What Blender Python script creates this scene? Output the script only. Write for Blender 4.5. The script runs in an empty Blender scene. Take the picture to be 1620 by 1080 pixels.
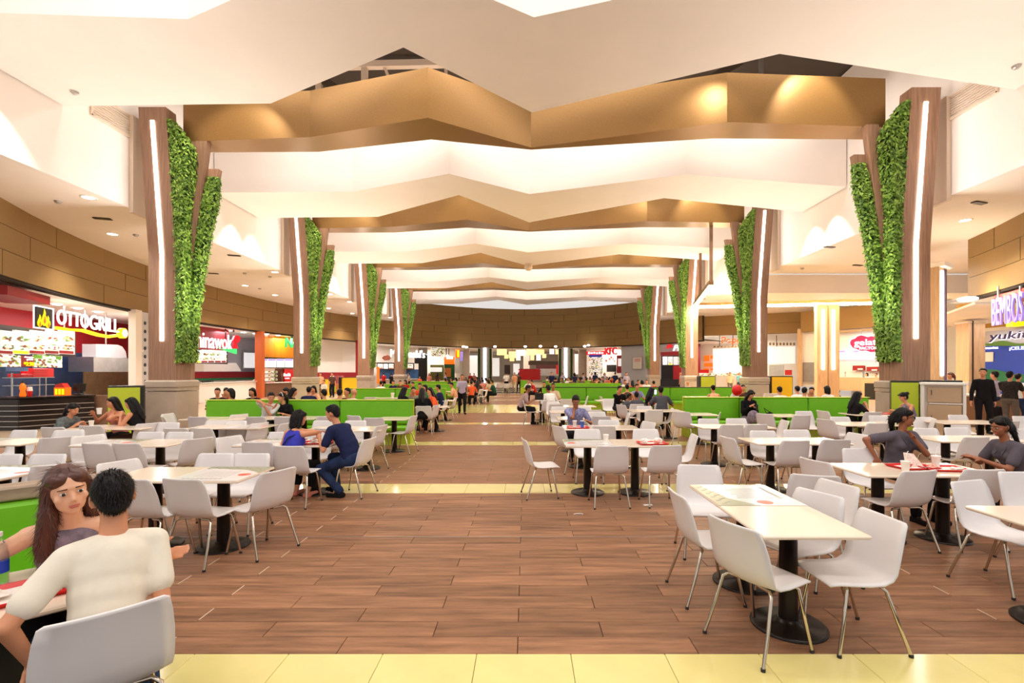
import bpy, bmesh, math, random
from mathutils import Vector, Matrix, Euler
R = random.Random(7)
sc = bpy.context.scene
COL = sc.collection
PI = math.pi
CX, HY, F, H = 831.0, 588.0, 765.0, 1.8      # principal point, horizon row, focal length in pixels, eye height

# ------------------------------------------------------------------ camera, world, light, exposure
cd = bpy.data.cameras.new('camera'); cam = bpy.data.objects.new('camera', cd); COL.objects.link(cam)
cam.location = (0, 0, H); cam.rotation_euler = (PI/2, 0, 0)
cd.sensor_width = 36.0; cd.lens = 36.0*F/1620.0
cd.shift_x = -(CX-810.0)/1620.0; cd.shift_y = (HY-540.0)/1620.0
cd.clip_start = 0.05; cd.clip_end = 400
sc.camera = cam
sc.view_settings.view_transform = 'Standard'; sc.view_settings.look = 'None'
sc.view_settings.gamma = 1.0; sc.view_settings.use_curve_mapping = False
sc.view_settings.exposure = 0.92
sc.cycles.use_denoising = True
sc.cycles.max_bounces = 7; sc.cycles.diffuse_bounces = 5; sc.cycles.glossy_bounces = 3
sc.cycles.sample_clamp_indirect = 6.0
wd = bpy.data.worlds.new('world'); sc.world = wd; wd.use_nodes = True
bg = wd.node_tree.nodes['Background']; bg.inputs[0].default_value = (1.0, 0.94, 0.9, 1); bg.inputs[1].default_value = 0.42

def lamp(name, kind, loc, energy, color=(1, .9, .78), rot=(0, 0, 0), **kw):
    l = bpy.data.lights.new(name, kind); l.energy = energy; l.color = color
    for k, v in kw.items(): setattr(l, k, v)
    o = bpy.data.objects.new(name, l); COL.objects.link(o); o.location = loc; o.rotation_euler = rot
    return o
PITCH = 9.3
for k in range(-2, 4):                    # rows of high bay lamps above the gaps between the folded ceiling boats; rows before the first boat are added fill for chair shadows
    y = 16.6 + PITCH*k
    lamp('high_bay_and_fill', 'AREA', (0, y, 11.9), 430 if k >= 0 else 420, (1, .93, .86), shape='RECTANGLE', size=20, size_y=1.6)
    if k >= 0:
        lamp('high_bay_and_fill', 'AREA', (0, y-3.6, 11.9), 260, (1, .9, .78), shape='RECTANGLE', size=20, size_y=.8)

for s in (-1, 1):                         # added unseen spots aimed up, floating without fixtures, to brighten the ceiling undersides
    for k in range(-1, 4):
        lamp('ceiling_fill_spot', 'SPOT', (s*8.7, (14.9 if s < 0 else 13.9)+9.28*k, 2.3), 690, (1, .92, .84), rot=(PI, s*.0, 0), spot_size=2.5, spot_blend=1.0, shadow_soft_size=.25)
# ------------------------------------------------------------------ helpers
def at(px, py, d): return Vector(((px-CX)*d/F, d, H-(py-HY)*d/F))
def onz(px, py, z):
    d = (H-z)*F/(py-HY); return Vector(((px-CX)*d/F, d, z))

def nodes_of(m):
    m.use_nodes = True; return m.node_tree.nodes, m.node_tree.links
def hexc(r, g, b): 
    f = lambda c: (c/255/12.92 if c/255 <= .04045 else ((c/255+.055)/1.055)**2.4)
    return (f(r), f(g), f(b), 1)
MATS = {}
def mat(name, col, rough=.5, metal=0, emit=0, noise=0, scale=8, spec=.5, stretch=None, alpha=1, trans=0, coat=0, dark=None, bump=0):
    if name in MATS: return MATS[name]
    m = bpy.data.materials.new(name); N, L = nodes_of(m); b = N['Principled BSDF']
    c = col if len(col) == 4 else (*col, 1)
    b.inputs['Base Color'].default_value = c; b.inputs['Roughness'].default_value = rough; b.inputs['Metallic'].default_value = metal
    b.inputs['Specular IOR Level'].default_value = spec
    if coat: b.inputs['Coat Weight'].default_value = coat; b.inputs['Coat Roughness'].default_value = .08
    if trans: b.inputs['Transmission Weight'].default_value = trans
    if alpha < 1: b.inputs['Alpha'].default_value = alpha
    if emit:
        b.inputs['Emission Color'].default_value = c; b.inputs['Emission Strength'].default_value = emit
    if noise:
        tc = N.new('ShaderNodeTexCoord'); mp = N.new('ShaderNodeMapping'); nz = N.new('ShaderNodeTexNoise'); rp = N.new('ShaderNodeValToRGB')
        mp.inputs['Scale'].default_value = stretch or (1, 1, 1); nz.inputs['Scale'].default_value = scale; nz.inputs['Detail'].default_value = 5
        L.new(tc.outputs['Object'], mp.inputs[0]); L.new(mp.outputs[0], nz.inputs['Vector']); L.new(nz.outputs[0], rp.inputs[0])
        d = dark or tuple(max(0, x*(1-noise)) for x in c[:3])+(1,)
        l = tuple(min(1, x*(1+noise*.6)) for x in c[:3])+(1,)
        rp.color_ramp.elements[0].position = .32; rp.color_ramp.elements[1].position = .68
        rp.color_ramp.elements[0].color = d; rp.color_ramp.elements[1].color = l
        L.new(rp.outputs[0], b.inputs['Base Color'])
        if bump:
            bp = N.new('ShaderNodeBump'); bp.inputs['Strength'].default_value = bump; L.new(nz.outputs[0], bp.inputs['Height']); L.new(bp.outputs[0], b.inputs['Normal'])
    MATS[name] = m; return m

class MB:
    def __init__(s): s.v = []; s.f = []; s.smooth = []
    def add(s, vs, fs, smooth=False):
        n = len(s.v); s.v += [tuple(v) for v in vs]; s.f += [tuple(i+n for i in f) for f in fs]; s.smooth += [smooth]*len(fs); return s
    def box(s, c, d, rz=0, M=None):
        x, y, z = d[0]/2, d[1]/2, d[2]/2
        vs = [Vector((a*x, b*y, e*z)) for e in (-1, 1) for b in (-1, 1) for a in (-1, 1)]
        m = Matrix.Translation(c) @ (M if M is not None else Matrix.Rotation(rz, 4, 'Z'))
        return s.add([m @ v for v in vs], [(0, 2, 3, 1), (4, 5, 7, 6), (0, 1, 5, 4), (2, 6, 7, 3), (0, 4, 6, 2), (1, 3, 7, 5)])
    def bbox(s, c, d, b=.01, rz=0):        # box with bevelled vertical and top edges
        x, y, z = d[0]/2, d[1]/2, d[2]/2
        def ring(ix, zz): return [(x-ix, y, zz), (x, y-ix, zz), (x, -y+ix, zz), (x-ix, -y, zz), (-x+ix, -y, zz), (-x, -y+ix, zz), (-x, y-ix, zz), (-x+ix, y, zz)]
        def rin(zz, q): return [(px*(1-q/x), py*(1-q/y), zz) for px, py, _ in ring(b, zz)]
        rs = [rin(-z, b), ring(b, -z+b), ring(b, z-b), rin(z, b)]
        m = Matrix.Translation(c) @ Matrix.Rotation(rz, 4, 'Z'); vs = [m @ Vector(p) for r in rs for p in r]
        fs = []
        for k in range(3):
            for i in range(8):
                j = (i+1) % 8; fs.append((8*k+i, 8*k+8+i, 8*k+8+j, 8*k+j))
        fs += [tuple(range(0, 8)), tuple(range(31, 23, -1))]
        return s.add(vs, fs)
    def tube(s, pts, r, n=8, cap=True, smooth=True):
        pts = [Vector(p) for p in pts]; rr = r if isinstance(r, (list, tuple)) else [r]*len(pts)
        vs = []; up = None
        for i, p in enumerate(pts):
            t = (pts[min(i+1, len(pts)-1)]-pts[max(i-1, 0)]).normalized()
            if up is None: up = Vector((0, 0, 1)) if abs(t.z) < .9 else Vector((0, 1, 0))
            a = t.cross(up).normalized(); b = a.cross(t); up = b
            for k in range(n):
                an = 2*PI*k/n; vs.append(p+(a*math.cos(an)+b*math.sin(an))*rr[i])
        fs = [(i*n+k, i*n+(k+1) % n, (i+1)*n+(k+1) % n, (i+1)*n+k) for i in range(len(pts)-1) for k in range(n)]
        s.add(vs, fs, smooth)
        if cap:
            s.add(vs[:n], [tuple(range(n-1, -1, -1))]); s.add(vs[-n:], [tuple(range(n))])
        return s
    def lathe(s, prof, c=(0, 0, 0), n=16, smooth=True, axis='Z', ends=True):
        vs = []
        for r, z in prof:
            for k in range(n):
                a = 2*PI*k/n; p = (r*math.cos(a), r*math.sin(a), z)
                if axis == 'Y': p = (p[0], z, p[1])
                if axis == 'X': p = (z, p[0], p[1])
                vs.append((p[0]+c[0], p[1]+c[1], p[2]+c[2]))
        m = len(prof)
        fs = [(i*n+k, i*n+(k+1) % n, (i+1)*n+(k+1) % n, (i+1)*n+k) for i in range(m-1) for k in range(n)]
        s.add(vs, fs, smooth)
        if ends: s.add(vs[:n], [tuple(range(n-1, -1, -1))]); s.add(vs[-n:], [tuple(range(n))])
        return s
    def prism(s, poly, z0, z1):            # polygon in x,y extruded in z
        n = len(poly); vs = [(p[0], p[1], z0) for p in poly]+[(p[0], p[1], z1) for p in poly]
        return s.add(vs, [tuple(range(n-1, -1, -1)), tuple(range(n, 2*n))]+[(i, (i+1) % n, n+(i+1) % n, n+i) for i in range(n)])
    def slab(s, poly, off):                # polygon of 3D points extruded by a vector
        n = len(poly); off = Vector(off); vs = [Vector(p) for p in poly]+[Vector(p)+off for p in poly]
        return s.add(vs, [tuple(range(n-1, -1, -1)), tuple(range(n, 2*n))]+[(i, (i+1) % n, n+(i+1) % n, n+i) for i in range(n)])
    def ell(s, c, r, nu=12, nv=8, M=None):
        vs = []; m = (M or Matrix.Identity(4)); c = Vector(c)
        for j in range(1, nv):
            ph = PI*j/nv
            for i in range(nu):
                th = 2*PI*i/nu
                vs.append(c + m @ Vector((r[0]*math.sin(ph)*math.cos(th), r[1]*math.sin(ph)*math.sin(th), r[2]*math.cos(ph))))
        a = len(vs); vs += [c + m @ Vector((0, 0, r[2])), c + m @ Vector((0, 0, -r[2]))]
        fs = []
        for j in range(nv-2):
            for i in range(nu):
                k = (i+1) % nu; fs.append((j*nu+i, (j+1)*nu+i, (j+1)*nu+k, j*nu+k))
        for i in range(nu):
            k = (i+1) % nu; fs += [(a, i, k), (a+1, (nv-2)*nu+k, (nv-2)*nu+i)]
        return s.add(vs, fs, True)
    def cap(s, p0, p1, r0, r1, n=10):       # tapered capsule
        p0 = Vector(p0); p1 = Vector(p1); t = p1-p0; ln = t.length
        if ln < 1e-5: return s.ell(p0, (r0, r0, r0))
        q = t.to_track_quat('Z', 'Y').to_matrix().to_4x4(); prof = []
        for k in range(4): a = -PI/2+PI/2*(k+.3)/3.3; prof.append((r0*math.cos(a), r0*math.sin(a)))
        for k in range(4): a = PI/2*k/3.3; prof.append((r1*math.cos(a), ln+r1*math.sin(a)))
        b = MB().lathe(prof, n=n); M = Matrix.Translation(p0) @ q
        return s.add([M @ Vector(v) for v in b.v], b.f, True)
    def join(s, o, M=None):
        n = len(s.v); s.v += [tuple(M @ Vector(v)) if M is not None else v for v in o.v]
        s.f += [tuple(i+n for i in f) for f in o.f]; s.smooth += o.smooth; return s
    def mesh(s, name):
        me = bpy.data.meshes.new(name); me.from_pydata(s.v, [], s.f); me.polygons.foreach_set('use_smooth', s.smooth); me.update(); return me
    def build(s, name, m=None, parent=None, loc=None):
        return link(name, s.mesh(name), m, parent, loc)

def link(name, me, m=None, parent=None, loc=None, rz=0):
    o = bpy.data.objects.new(name, me); COL.objects.link(o)
    if m is not None:
        if len(me.materials) == 0: me.materials.append(m)
        elif me.materials[0] != m:
            o.material_slots[0].link = 'OBJECT'; o.material_slots[0].material = m
    if parent is not None: o.parent = parent
    if loc is not None: o.location = loc
    if rz: o.rotation_euler = (0, 0, rz)
    return o
def tag(o, label=None, cat=None, group=None, kind=None):
    if label: o['label'] = label
    if cat: o['category'] = cat
    if group: o['group'] = group
    if kind: o['kind'] = kind
    return o
def empty(name, loc, rz=0, label=None, cat=None, group=None):
    o = bpy.data.objects.new(name, None); COL.objects.link(o); o.location = loc; o.rotation_euler = (0, 0, rz); o.empty_display_size = .1
    return tag(o, label, cat, group)
def struct(o): o['kind'] = 'structure'; return o
TEXTS = {}
def text_mesh(body, size=1.0, depth=.03, bold=0, align='CENTER', shear=0, sx=1.0):
    key = (body, size, depth, bold, align, shear, sx)
    if key in TEXTS: return TEXTS[key]
    cu = bpy.data.curves.new('text', 'FONT'); cu.body = body; cu.size = size; cu.extrude = depth/2; cu.align_x = align; cu.align_y = 'CENTER'; cu.offset = bold; cu.shear = shear; cu.resolution_u = 3
    cu.space_character = 1.0+bold*2
    o = bpy.data.objects.new('text', cu); COL.objects.link(o)
    dg = bpy.context.evaluated_depsgraph_get(); me = bpy.data.meshes.new_from_object(o.evaluated_get(dg))
    COL.objects.unlink(o); bpy.data.objects.remove(o)
    rot = Matrix.Rotation(PI/2, 4, 'X') @ Matrix.Diagonal((sx, 1, 1, 1)); me.transform(rot)      # stands in XZ, read from -Y
    TEXTS[key] = me; return me
def text(name, body, size, m, parent=None, loc=(0, 0, 0), rz=0, **kw):
    return link(name, text_mesh(body, size, **kw), m, parent, loc, rz)
# ------------------------------------------------------------------ materials
def wood_mat(name, base, var, axis):
    m = bpy.data.materials.new(name); N, L = nodes_of(m); b = N['Principled BSDF']
    tc = N.new('ShaderNodeTexCoord'); mp = N.new('ShaderNodeMapping'); mp.inputs['Scale'].default_value = axis
    oi = N.new('ShaderNodeObjectInfo'); ad = N.new('ShaderNodeVectorMath'); ad.operation = 'ADD'
    cb = N.new('ShaderNodeCombineXYZ'); mu = N.new('ShaderNodeMath'); mu.operation = 'MULTIPLY'; mu.inputs[1].default_value = 40
    L.new(oi.outputs['Random'], mu.inputs[0]); L.new(mu.outputs[0], cb.inputs[0]); L.new(mu.outputs[0], cb.inputs[1])
    L.new(tc.outputs['Object'], ad.inputs[0]); L.new(cb.outputs[0], ad.inputs[1]); L.new(ad.outputs[0], mp.inputs[0])
    nz = N.new('ShaderNodeTexNoise'); nz.inputs['Scale'].default_value = 1.0; nz.inputs['Detail'].default_value = 8; nz.inputs['Roughness'].default_value = .62
    L.new(mp.outputs[0], nz.inputs['Vector'])
    rp = N.new('ShaderNodeValToRGB'); e = rp.color_ramp.elements
    e[0].position = .3; e[1].position = .72; e[0].color = tuple(c*(1-var) for c in base)+(1,); e[1].color = tuple(min(1, c*(1+var*.75)) for c in base)+(1,)
    L.new(nz.outputs[0], rp.inputs[0])
    mx = N.new('ShaderNodeMix'); mx.data_type = 'RGBA'; mx.blend_type = 'MULTIPLY'; mx.inputs[0].default_value = 1
    mr = N.new('ShaderNodeMapRange'); mr.inputs[3].default_value = .78; mr.inputs[4].default_value = 1.16
    L.new(oi.outputs['Random'], mr.inputs[0]); L.new(rp.outputs[0], mx.inputs[6]); L.new(mr.outputs[0], mx.inputs[7]); L.new(mx.outputs[2], b.inputs['Base Color'])
    MATS[name] = m; return m, b
M_plank, b_ = wood_mat('plank_tile', (.325, .155, .08), .5, (1.6, 14, 14)); b_.inputs['Roughness'].default_value = .42; b_.inputs['Specular IOR Level'].default_value = .22
M_wood, b_ = wood_mat('column_wood', (.36, .2, .125), .35, (22, 22, 1.2)); b_.inputs['Roughness'].default_value = .5
M_oak, b_ = wood_mat('pale_oak', (.55, .36, .2), .25, (22, 22, 1.2)); b_.inputs['Roughness'].default_value = .5
M_capwood, b_ = wood_mat('cap_wood', (.42, .30, .2), .3, (3, 20, 20)); b_.inputs['Roughness'].default_value = .5
M_grout = mat('grout', hexc(48, 32, 22), .8)
M_lightgrout = mat('light_grout', hexc(215, 190, 165), .7)
M_tile = mat('cream_tile', hexc(234, 218, 142), .12, noise=.05, scale=3, spec=.5)
M_stonefloor = mat('beige_floor', hexc(205, 180, 150), .2, noise=.12, scale=1.5)
M_white = mat('white_paint', hexc(242, 232, 224), .75, noise=.03, scale=.6)
M_soffit = mat('soffit_paint', hexc(244, 234, 224), .7, noise=.03, scale=.6)
M_bronze = mat('bronze_paint', hexc(146, 110, 64), .34, metal=.5, noise=.1, scale=40, spec=.5)
M_brown = mat('brown_panel', hexc(152, 120, 72), .5, noise=.1, scale=14, stretch=(1, 1, 6), spec=.3)
M_gap = mat('dark_gap', hexc(40, 28, 18), .9)
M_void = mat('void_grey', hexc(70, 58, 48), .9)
M_steelwhite = mat('painted_steel', hexc(225, 205, 185), .5)
M_led = mat('led_white', (1, .97, .93), .5, emit=9)
M_ledwarm = mat('led_warm', (1, .87, .6), .5, emit=22)
M_down = mat('downlight_glow', (1, .93, .82), .5, emit=12)
M_metal = mat('satin_trim', hexc(190, 185, 180), .35, metal=.8)
M_dkmetal = mat('dark_metal', hexc(60, 45, 35), .45, metal=.4)
M_stone = mat('stone_base', hexc(184, 168, 150), .3, noise=.1, scale=3)
M_green = mat('green_vinyl', hexc(116, 190, 26), .38, noise=.04, scale=5)
M_lime = mat('lime_panel', hexc(186, 204, 48), .4)
M_yellow = mat('yellow_panel', hexc(246, 196, 20), .4)
M_black = mat('black_paint', hexc(28, 24, 22), .4)
M_shell = mat('white_shell', hexc(232, 226, 224), .3, spec=.45)
M_chrome = mat('chrome', hexc(205, 195, 180), .12, metal=1)
M_rubber = mat('rubber', hexc(40, 38, 36), .7)
M_top = mat('cream_laminate', hexc(240, 222, 200), .18, spec=.5)
M_topw = mat('white_laminate', hexc(243, 238, 234), .16, spec=.5)
M_pole = mat('black_pole', hexc(34, 27, 23), .28, metal=.5)
M_red = mat('red_plastic', hexc(214, 26, 22), .3)
M_darkred = mat('maroon_paint', hexc(150, 22, 28), .5)
M_redpaint = mat('red_paint', hexc(176, 26, 36), .5)
M_paper = mat('paper', hexc(246, 240, 232), .7, noise=.05, scale=20)
M_steel = mat('stainless', hexc(190, 190, 190), .3, metal=.9, noise=.1, scale=3)
M_blue = mat('royal_blue', hexc(24, 66, 190), .5)
M_navytile = mat('navy_tile', hexc(60, 92, 138), .25, noise=.25, scale=3)
M_orange = mat('orange_panel', hexc(244, 150, 20), .45)
M_wallwhite = mat('shop_white', hexc(240, 234, 226), .6)
M_wallgrey = mat('shop_grey', hexc(205, 205, 212), .6)
M_glow = mat('menu_glow', hexc(240, 240, 238), .5, emit=.32)
M_signw = mat('sign_white', (1, .97, 1), .4, emit=.9)
M_signblue = mat('sign_lilac', (.36, .27, .85), .4, emit=.3)
M_signgreen = mat('sign_green', hexc(60, 200, 110), .4, emit=.4)
M_signyel = mat('sign_yellow', hexc(250, 228, 0), .4, emit=.55)
M_signred = mat('sign_red', hexc(220, 24, 40), .4, emit=.3)
M_signor = mat('sign_orange', hexc(250, 110, 10), .4, emit=.35)
M_shade = mat('lantern_shade', hexc(255, 214, 140), .6, emit=.55)
M_glass = mat('clear_glass', (.95, .97, .97), .03, trans=.95, spec=.5)
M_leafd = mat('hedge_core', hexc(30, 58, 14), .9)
def leaf_material():
    m = bpy.data.materials.new('leaf'); N, L = nodes_of(m); b = N['Principled BSDF']; b.inputs['Roughness'].default_value = .45
    g = N.new('ShaderNodeNewGeometry'); rp = N.new('ShaderNodeValToRGB'); e = rp.color_ramp.elements
    e[0].color = hexc(58, 100, 22); e[1].color = hexc(158, 196, 78); L.new(g.outputs['Random Per Island'], rp.inputs[0]); L.new(rp.outputs[0], b.inputs['Base Color'])
    return m
M_leaf = leaf_material()

# ------------------------------------------------------------------ floor
flo = struct(MB().add([(-60, -3, -.012), (60, -3, -.012), (60, 140, -.012), (-60, 140, -.012)], [(0, 1, 2, 3)]).build('floor', M_grout))
BANDS = [2.49+4.69*k for k in range(11)]           # near edge of each cream band, 0.6 m deep
LINE = [b+2.785 for b in BANDS]
XW = 12.6
PL = 1.16
cands = []; far = MB()
def plank_mesh(w, l):
    return MB().bbox((0, 0, -.006), (l, w, .012), .0025).mesh('plank')
pm = {}
for k in range(8):
    y0, ym, y1 = BANDS[k]+.6, LINE[k], BANDS[k]+4.69
    if k == 4: continue                                # this bay is tiled all over
    rows = [(y0+(ym-y0)*i/11, (ym-y0)/11) for i in range(11)]+[(ym+.014+(y1-ym-.014)*i/10, (y1-ym-.014)/10) for i in range(10)]
    for j, (yy, w) in enumerate(rows):
        x = -.05 - (PL/2 if j % 2 else 0) - PL*11
        lim = min(XW, (yy+w)*1.13+1.0)
        while x < XW:
            xc = x+PL/2
            if abs(xc) < lim:
                d = yy+w/2; cands.append((-(PL*w/(d*d*d)) if abs(xc) < d*1.12 else 0, xc, d, w))
            x += PL
cands.sort()
for i, (s_, xc, d, w) in enumerate(cands):
    if i < 300:
        key = round(w, 4)
        if key not in pm: pm[key] = plank_mesh(w-.0045, PL-.0045)
        link('plank', pm[key], M_plank, flo, (xc, d, 0))
    else: far.box((xc, d, -.006), (PL-.004, w-.004, .012))
o = far.build('far_planks', M_plank, flo); o['kind'] = 'stuff'
tm = MB().bbox((0, 0, -.006), (.597, .597, .012), .003).mesh('tile')
fart = MB(); n = 0
for i in range(-20, 20):
    for j in range(7): fart.box((-.02+.6*i+.01, BANDS[4]+.6+.584*(j+.5), -.006), (.596, .58, .012))
for k, b in enumerate(BANDS):
    for i in range(-26, 26):
        x = -.02+.6*i-.29+.3
        y = b+.3
        if abs(x) > min(13.5 if k < 8 else 9, y*1.13+.6): continue
        if k < 5 and n < 200: link('tile', tm, M_tile, flo, (x, y, 0)); n += 1
        else: fart.box((x, y, -.006), (.596, .596, .012))
o = fart.build('far_tiles', M_tile, flo); o['kind'] = 'stuff'
ls = MB()
for k in range(5): ls.box((0, LINE[k]+.007, -.0055), (24, .012, .0115))
ls.build('light_seam', M_metal, flo)
gl = MB()                                              # pale grouted joints of the left lane
for j in range(60):
    yy = 3.1+.198*j+.1
    if any(b-.1 < yy < b+.7 for b in BANDS): continue
    gl.box((-.05-(PL/2 if j % 2 else 0)-PL*2, yy, -.0035), (.009, .17, .01))
    if j % 3 == 0: gl.box((-.05-(PL/2 if j % 2 else 0)-PL*3, yy, -.0035), (.009, .17, .01))
    if j % 2 == 0: gl.box((-.05+PL*3, yy, -.0035), (.008, .15, .01))
gl.build('pale_joint', M_lightgrout, flo)
# beige shop-side floor
sf = MB()
for sx in (-1, 1):
    sf.box((sx*(XW+14), 30, -.006), (28, 70, .012))
sf.box((0, 85, -.006), (50, 60, .012))
sf.build('pale_floor_slab', M_stonefloor, flo)

# ------------------------------------------------------------------ folded ceiling
def folded(name, fr, re, z, h, m, kindname=None, ztop=None):
    b = MB(); n = len(fr)
    vs = [(x, y, z) for x, y in fr]+[(x, y, z) for x, y in re]+[(x, y, z+h) for x, y in fr]+[(x, y, z+h) for x, y in re]
    fs = []
    for i in range(n-1):
        fs += [(i, n+i, n+i+1, i+1), (2*n+i, 2*n+i+1, 3*n+i+1, 3*n+i), (i, i+1, 2*n+i+1, 2*n+i), (n+i, 3*n+i, 3*n+i+1, n+i+1)]
    fs += [(0, 2*n, 3*n, n), (n-1, 2*n-1, 4*n-1, 3*n-1)]
    b.add(vs, fs); return struct(b.build(name, m))
WX = [-12.15, -6.7, -2.7, .17, 5.7, 12.15]
WF = [18.9, 18.8, 17.1, 19.05, 17.15, 18.3]
WRX = [-12.15, -6.65, -2.63, .18, 5.6, 12.15]
WR = [22.0, 21.85, 19.15, 22.65, 19.5, 21.2]
WF1 = [9.35, 9.6, 7.9, 9.55, 7.9, 8.9]
WR1 = [12.75, 12.62, 10.44, 13.06, 10.65, 12.0]
folded('ceiling', list(zip(WX, WF1)), list(zip(WRX, WR1)), 8.8, 1.9, M_white)
for k in range(4):
    folded('ceiling', [(x, y+PITCH*k) for x, y in zip(WX, WF)], [(x, y+PITCH*k) for x, y in zip(WRX, WR)], 8.8, 1.9 if k < 3 else 1.7, M_white)
BX = [-10.85, -6.7, -2.8, .19, 5.9, 10.75]
BF = [15.34, 15.05, 13.9, 15.75, 14.14, 14.43]
BR = [16.1, 16.05, 15.2, 15.9, 15.13, 15.2]
for k in range(4):
    folded('trim_%d' % (k+1), [(x, y+PITCH*k) for x, y in zip(BX, BF)], [(x-(.15 if x < 0 else 0), y+PITCH*k) for x, y in zip(BX, BR)], 9.1, 1.45, M_bronze)
# roof void, its trusses and the side bulkheads
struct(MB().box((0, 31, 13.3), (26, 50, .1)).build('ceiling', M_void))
tr = empty('roof_truss', (0, 16.5, 10.2), 0, 'pale steel roof truss showing in the gap above the first bronze beam', 'truss')
def bar(name, a, b, w, m, parent):
    a = Vector(a); b = Vector(b); mb = MB(); t = b-a; q = t.to_track_quat('Z', 'Y').to_matrix().to_4x4()
    mb.box((a+b)/2, (w, w, t.length), M=q); return mb.build(name, m, parent)
def tw(p): return Vector(p)-Vector((0, 16.5, 10.2))
bar('chord', tw(at(500, 105, 17.5)), tw(at(720, 100, 17.5)), .22, M_steelwhite, tr)
for (xa, ya, xb, yb) in ((577, 98, 577, 150), (505, 125, 505, 175), (608, 105, 620, 135), (705, 100, 706, 130)):
    bar('post', tw(at(xa, ya, 17.5)), tw(at(xb, yb, 17.5)), .2 if xa < 600 else .1, M_steelwhite, tr)
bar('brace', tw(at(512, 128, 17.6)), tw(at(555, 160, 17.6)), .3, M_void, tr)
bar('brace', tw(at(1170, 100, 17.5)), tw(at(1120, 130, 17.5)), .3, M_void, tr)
bar('post', tw(at(1204, 92, 17.5)), tw(at(1204, 125, 17.5)), .13, M_metal, tr)
EA, EB, EY = 18.6, 27.0, 29.5
def ell_xy(t, off=0): return ((EA+off)*math.sin(t), EY-(EB+off)*math.cos(t))    # t=0 nearest the camera, +t to the right
def ray(px, off=0, far_side=True):                      # where the sight line of column px meets the oval, off metres outside it
    k = (px-CX)/F; a, b = EA+off, EB+off
    A = k*k/a/a+1/b/b; B = -2*EY/b/b; Cc = EY*EY/b/b-1
    D = math.sqrt(max(0, B*B-4*A*Cc)); y = (-B+D)/2/A
    return Vector((k*y, y, 0))
def tang(px, off=0):                                     # angle about z so that local +X runs along the oval to the right in the picture, local -Y faces the hall
    p = ray(px, off); n = Vector((p.x/(EA+off)**2, (p.y-EY)/(EB+off)**2, 0)).normalized()
    return math.atan2(n.y, n.x)-PI/2
def zof(py, y): return H-(py-HY)*y/F
YB = 49.9
ZS = 6.87
def bulk(x, y0, y1, name):
    return struct(MB().box((x, (y0+y1)/2, (ZS-.012+13.2)/2), (.2, y1-y0, 13.2-ZS+.012)).build(name, M_white))
bulk(-12.3, 8, YB, 'wall_left'); bulk(12.3, 6, YB, 'wall_right')
def soffit_strip(pts, xi):
    b = MB(); n = len(pts); v = [(x, y, z) for z in (ZS, ZS+.12) for x, y in pts]+[(xi, y, z) for z in (ZS, ZS+.12) for x, y in pts]
    b.add(v, [f for i in range(n-1) for f in ((i, i+1, 2*n+i+1, 2*n+i), (n+i, 3*n+i, 3*n+i+1, n+i+1), (i, n+i, n+i+1, i+1))]); return struct(b.build('ceiling', M_soffit))
for sx, nm in ((-1, 'left'), (1, 'right')):
    pts = [(sx*12.35, 8.6)]; N_ = 40
    t0 = math.acos((EY-9.3)/EB); t1 = PI-math.asin(12.2/EA)
    if sx == 1:
        tt = [t0+(t1-t0)*i/N_ for i in range(N_+1)]
        near = [ell_xy(t) for t in tt if ell_xy(t)[1] < 18.7]; farp = [ell_xy(t) for t in tt if ell_xy(t)[1] > 44]
        soffit_strip(near, 12.35); struct(MB().box((21.2, (near[-1][1]+25)/2, ZS+.06), (17.7, 25-near[-1][1], .12)).build('ceiling', M_soffit))
        struct(MB().box((21.2, 26, 6.35), (18, 2, .95)).build('ceiling', M_soffit))
        struct(MB().prism([(12.35, 27)]+[(30, 27), (30, 46), (16, 46)]+farp[1:]+[(12.35, YB)], ZS, ZS+.12).build('ceiling', M_soffit))
    else:
        pts += [(-x, y) for x, y in (ell_xy(t0+(t1-t0)*i/N_) for i in range(N_+1))]
        soffit_strip([(-x, y) for x, y in (ell_xy(t0+(t1-t0)*i/N_) for i in range(N_+1))], -12.35)
# fascia of long brown panels, row by row
def arc_pts(t0, t1, off, n): return [ell_xy(t0+(t1-t0)*i/n, off) for i in range(n+1)]
def arc_table(a, b, N=600):
    tb = [(a, 0.0)]; px, py = ell_xy(a)
    for i in range(1, N+1):
        t = a+(b-a)*i/N; x, y = ell_xy(t); tb.append((t, tb[-1][1]+math.hypot(x-px, y-py))); px, py = x, y
    return tb
def t_at(tb, s):
    lo, hi = 0, len(tb)-1
    while hi-lo > 1:
        m = (lo+hi)//2
        if tb[m][1] < s: lo = m
        else: hi = m
    (ta, sa), (tb_, sb) = tb[lo], tb[hi]
    return ta+(tb_-ta)*max(0, min(1, (s-sa)/(sb-sa+1e-9)))
def curved_panel(ta, tb, z0, z1, off, th, n=4):
    p = arc_pts(ta, tb, off, n); q = arc_pts(ta, tb, off+th, n); b = MB(); m = n+1
    vs = [(x, y, z) for z in (z0, z1) for x, y in p]+[(x, y, z) for z in (z0, z1) for x, y in q]
    fs = []
    for i in range(n):
        fs += [(i, i+1, m+i+1, m+i), (2*m+i, 3*m+i, 3*m+i+1, 2*m+i+1), (i, 2*m+i, 2*m+i+1, i+1), (m+i, m+i+1, 3*m+i+1, 3*m+i)]
    fs += [(0, m, 3*m, 2*m), (n, 2*m+n, 3*m+n, m+n)]
    return b.add(vs, fs, False)
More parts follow.
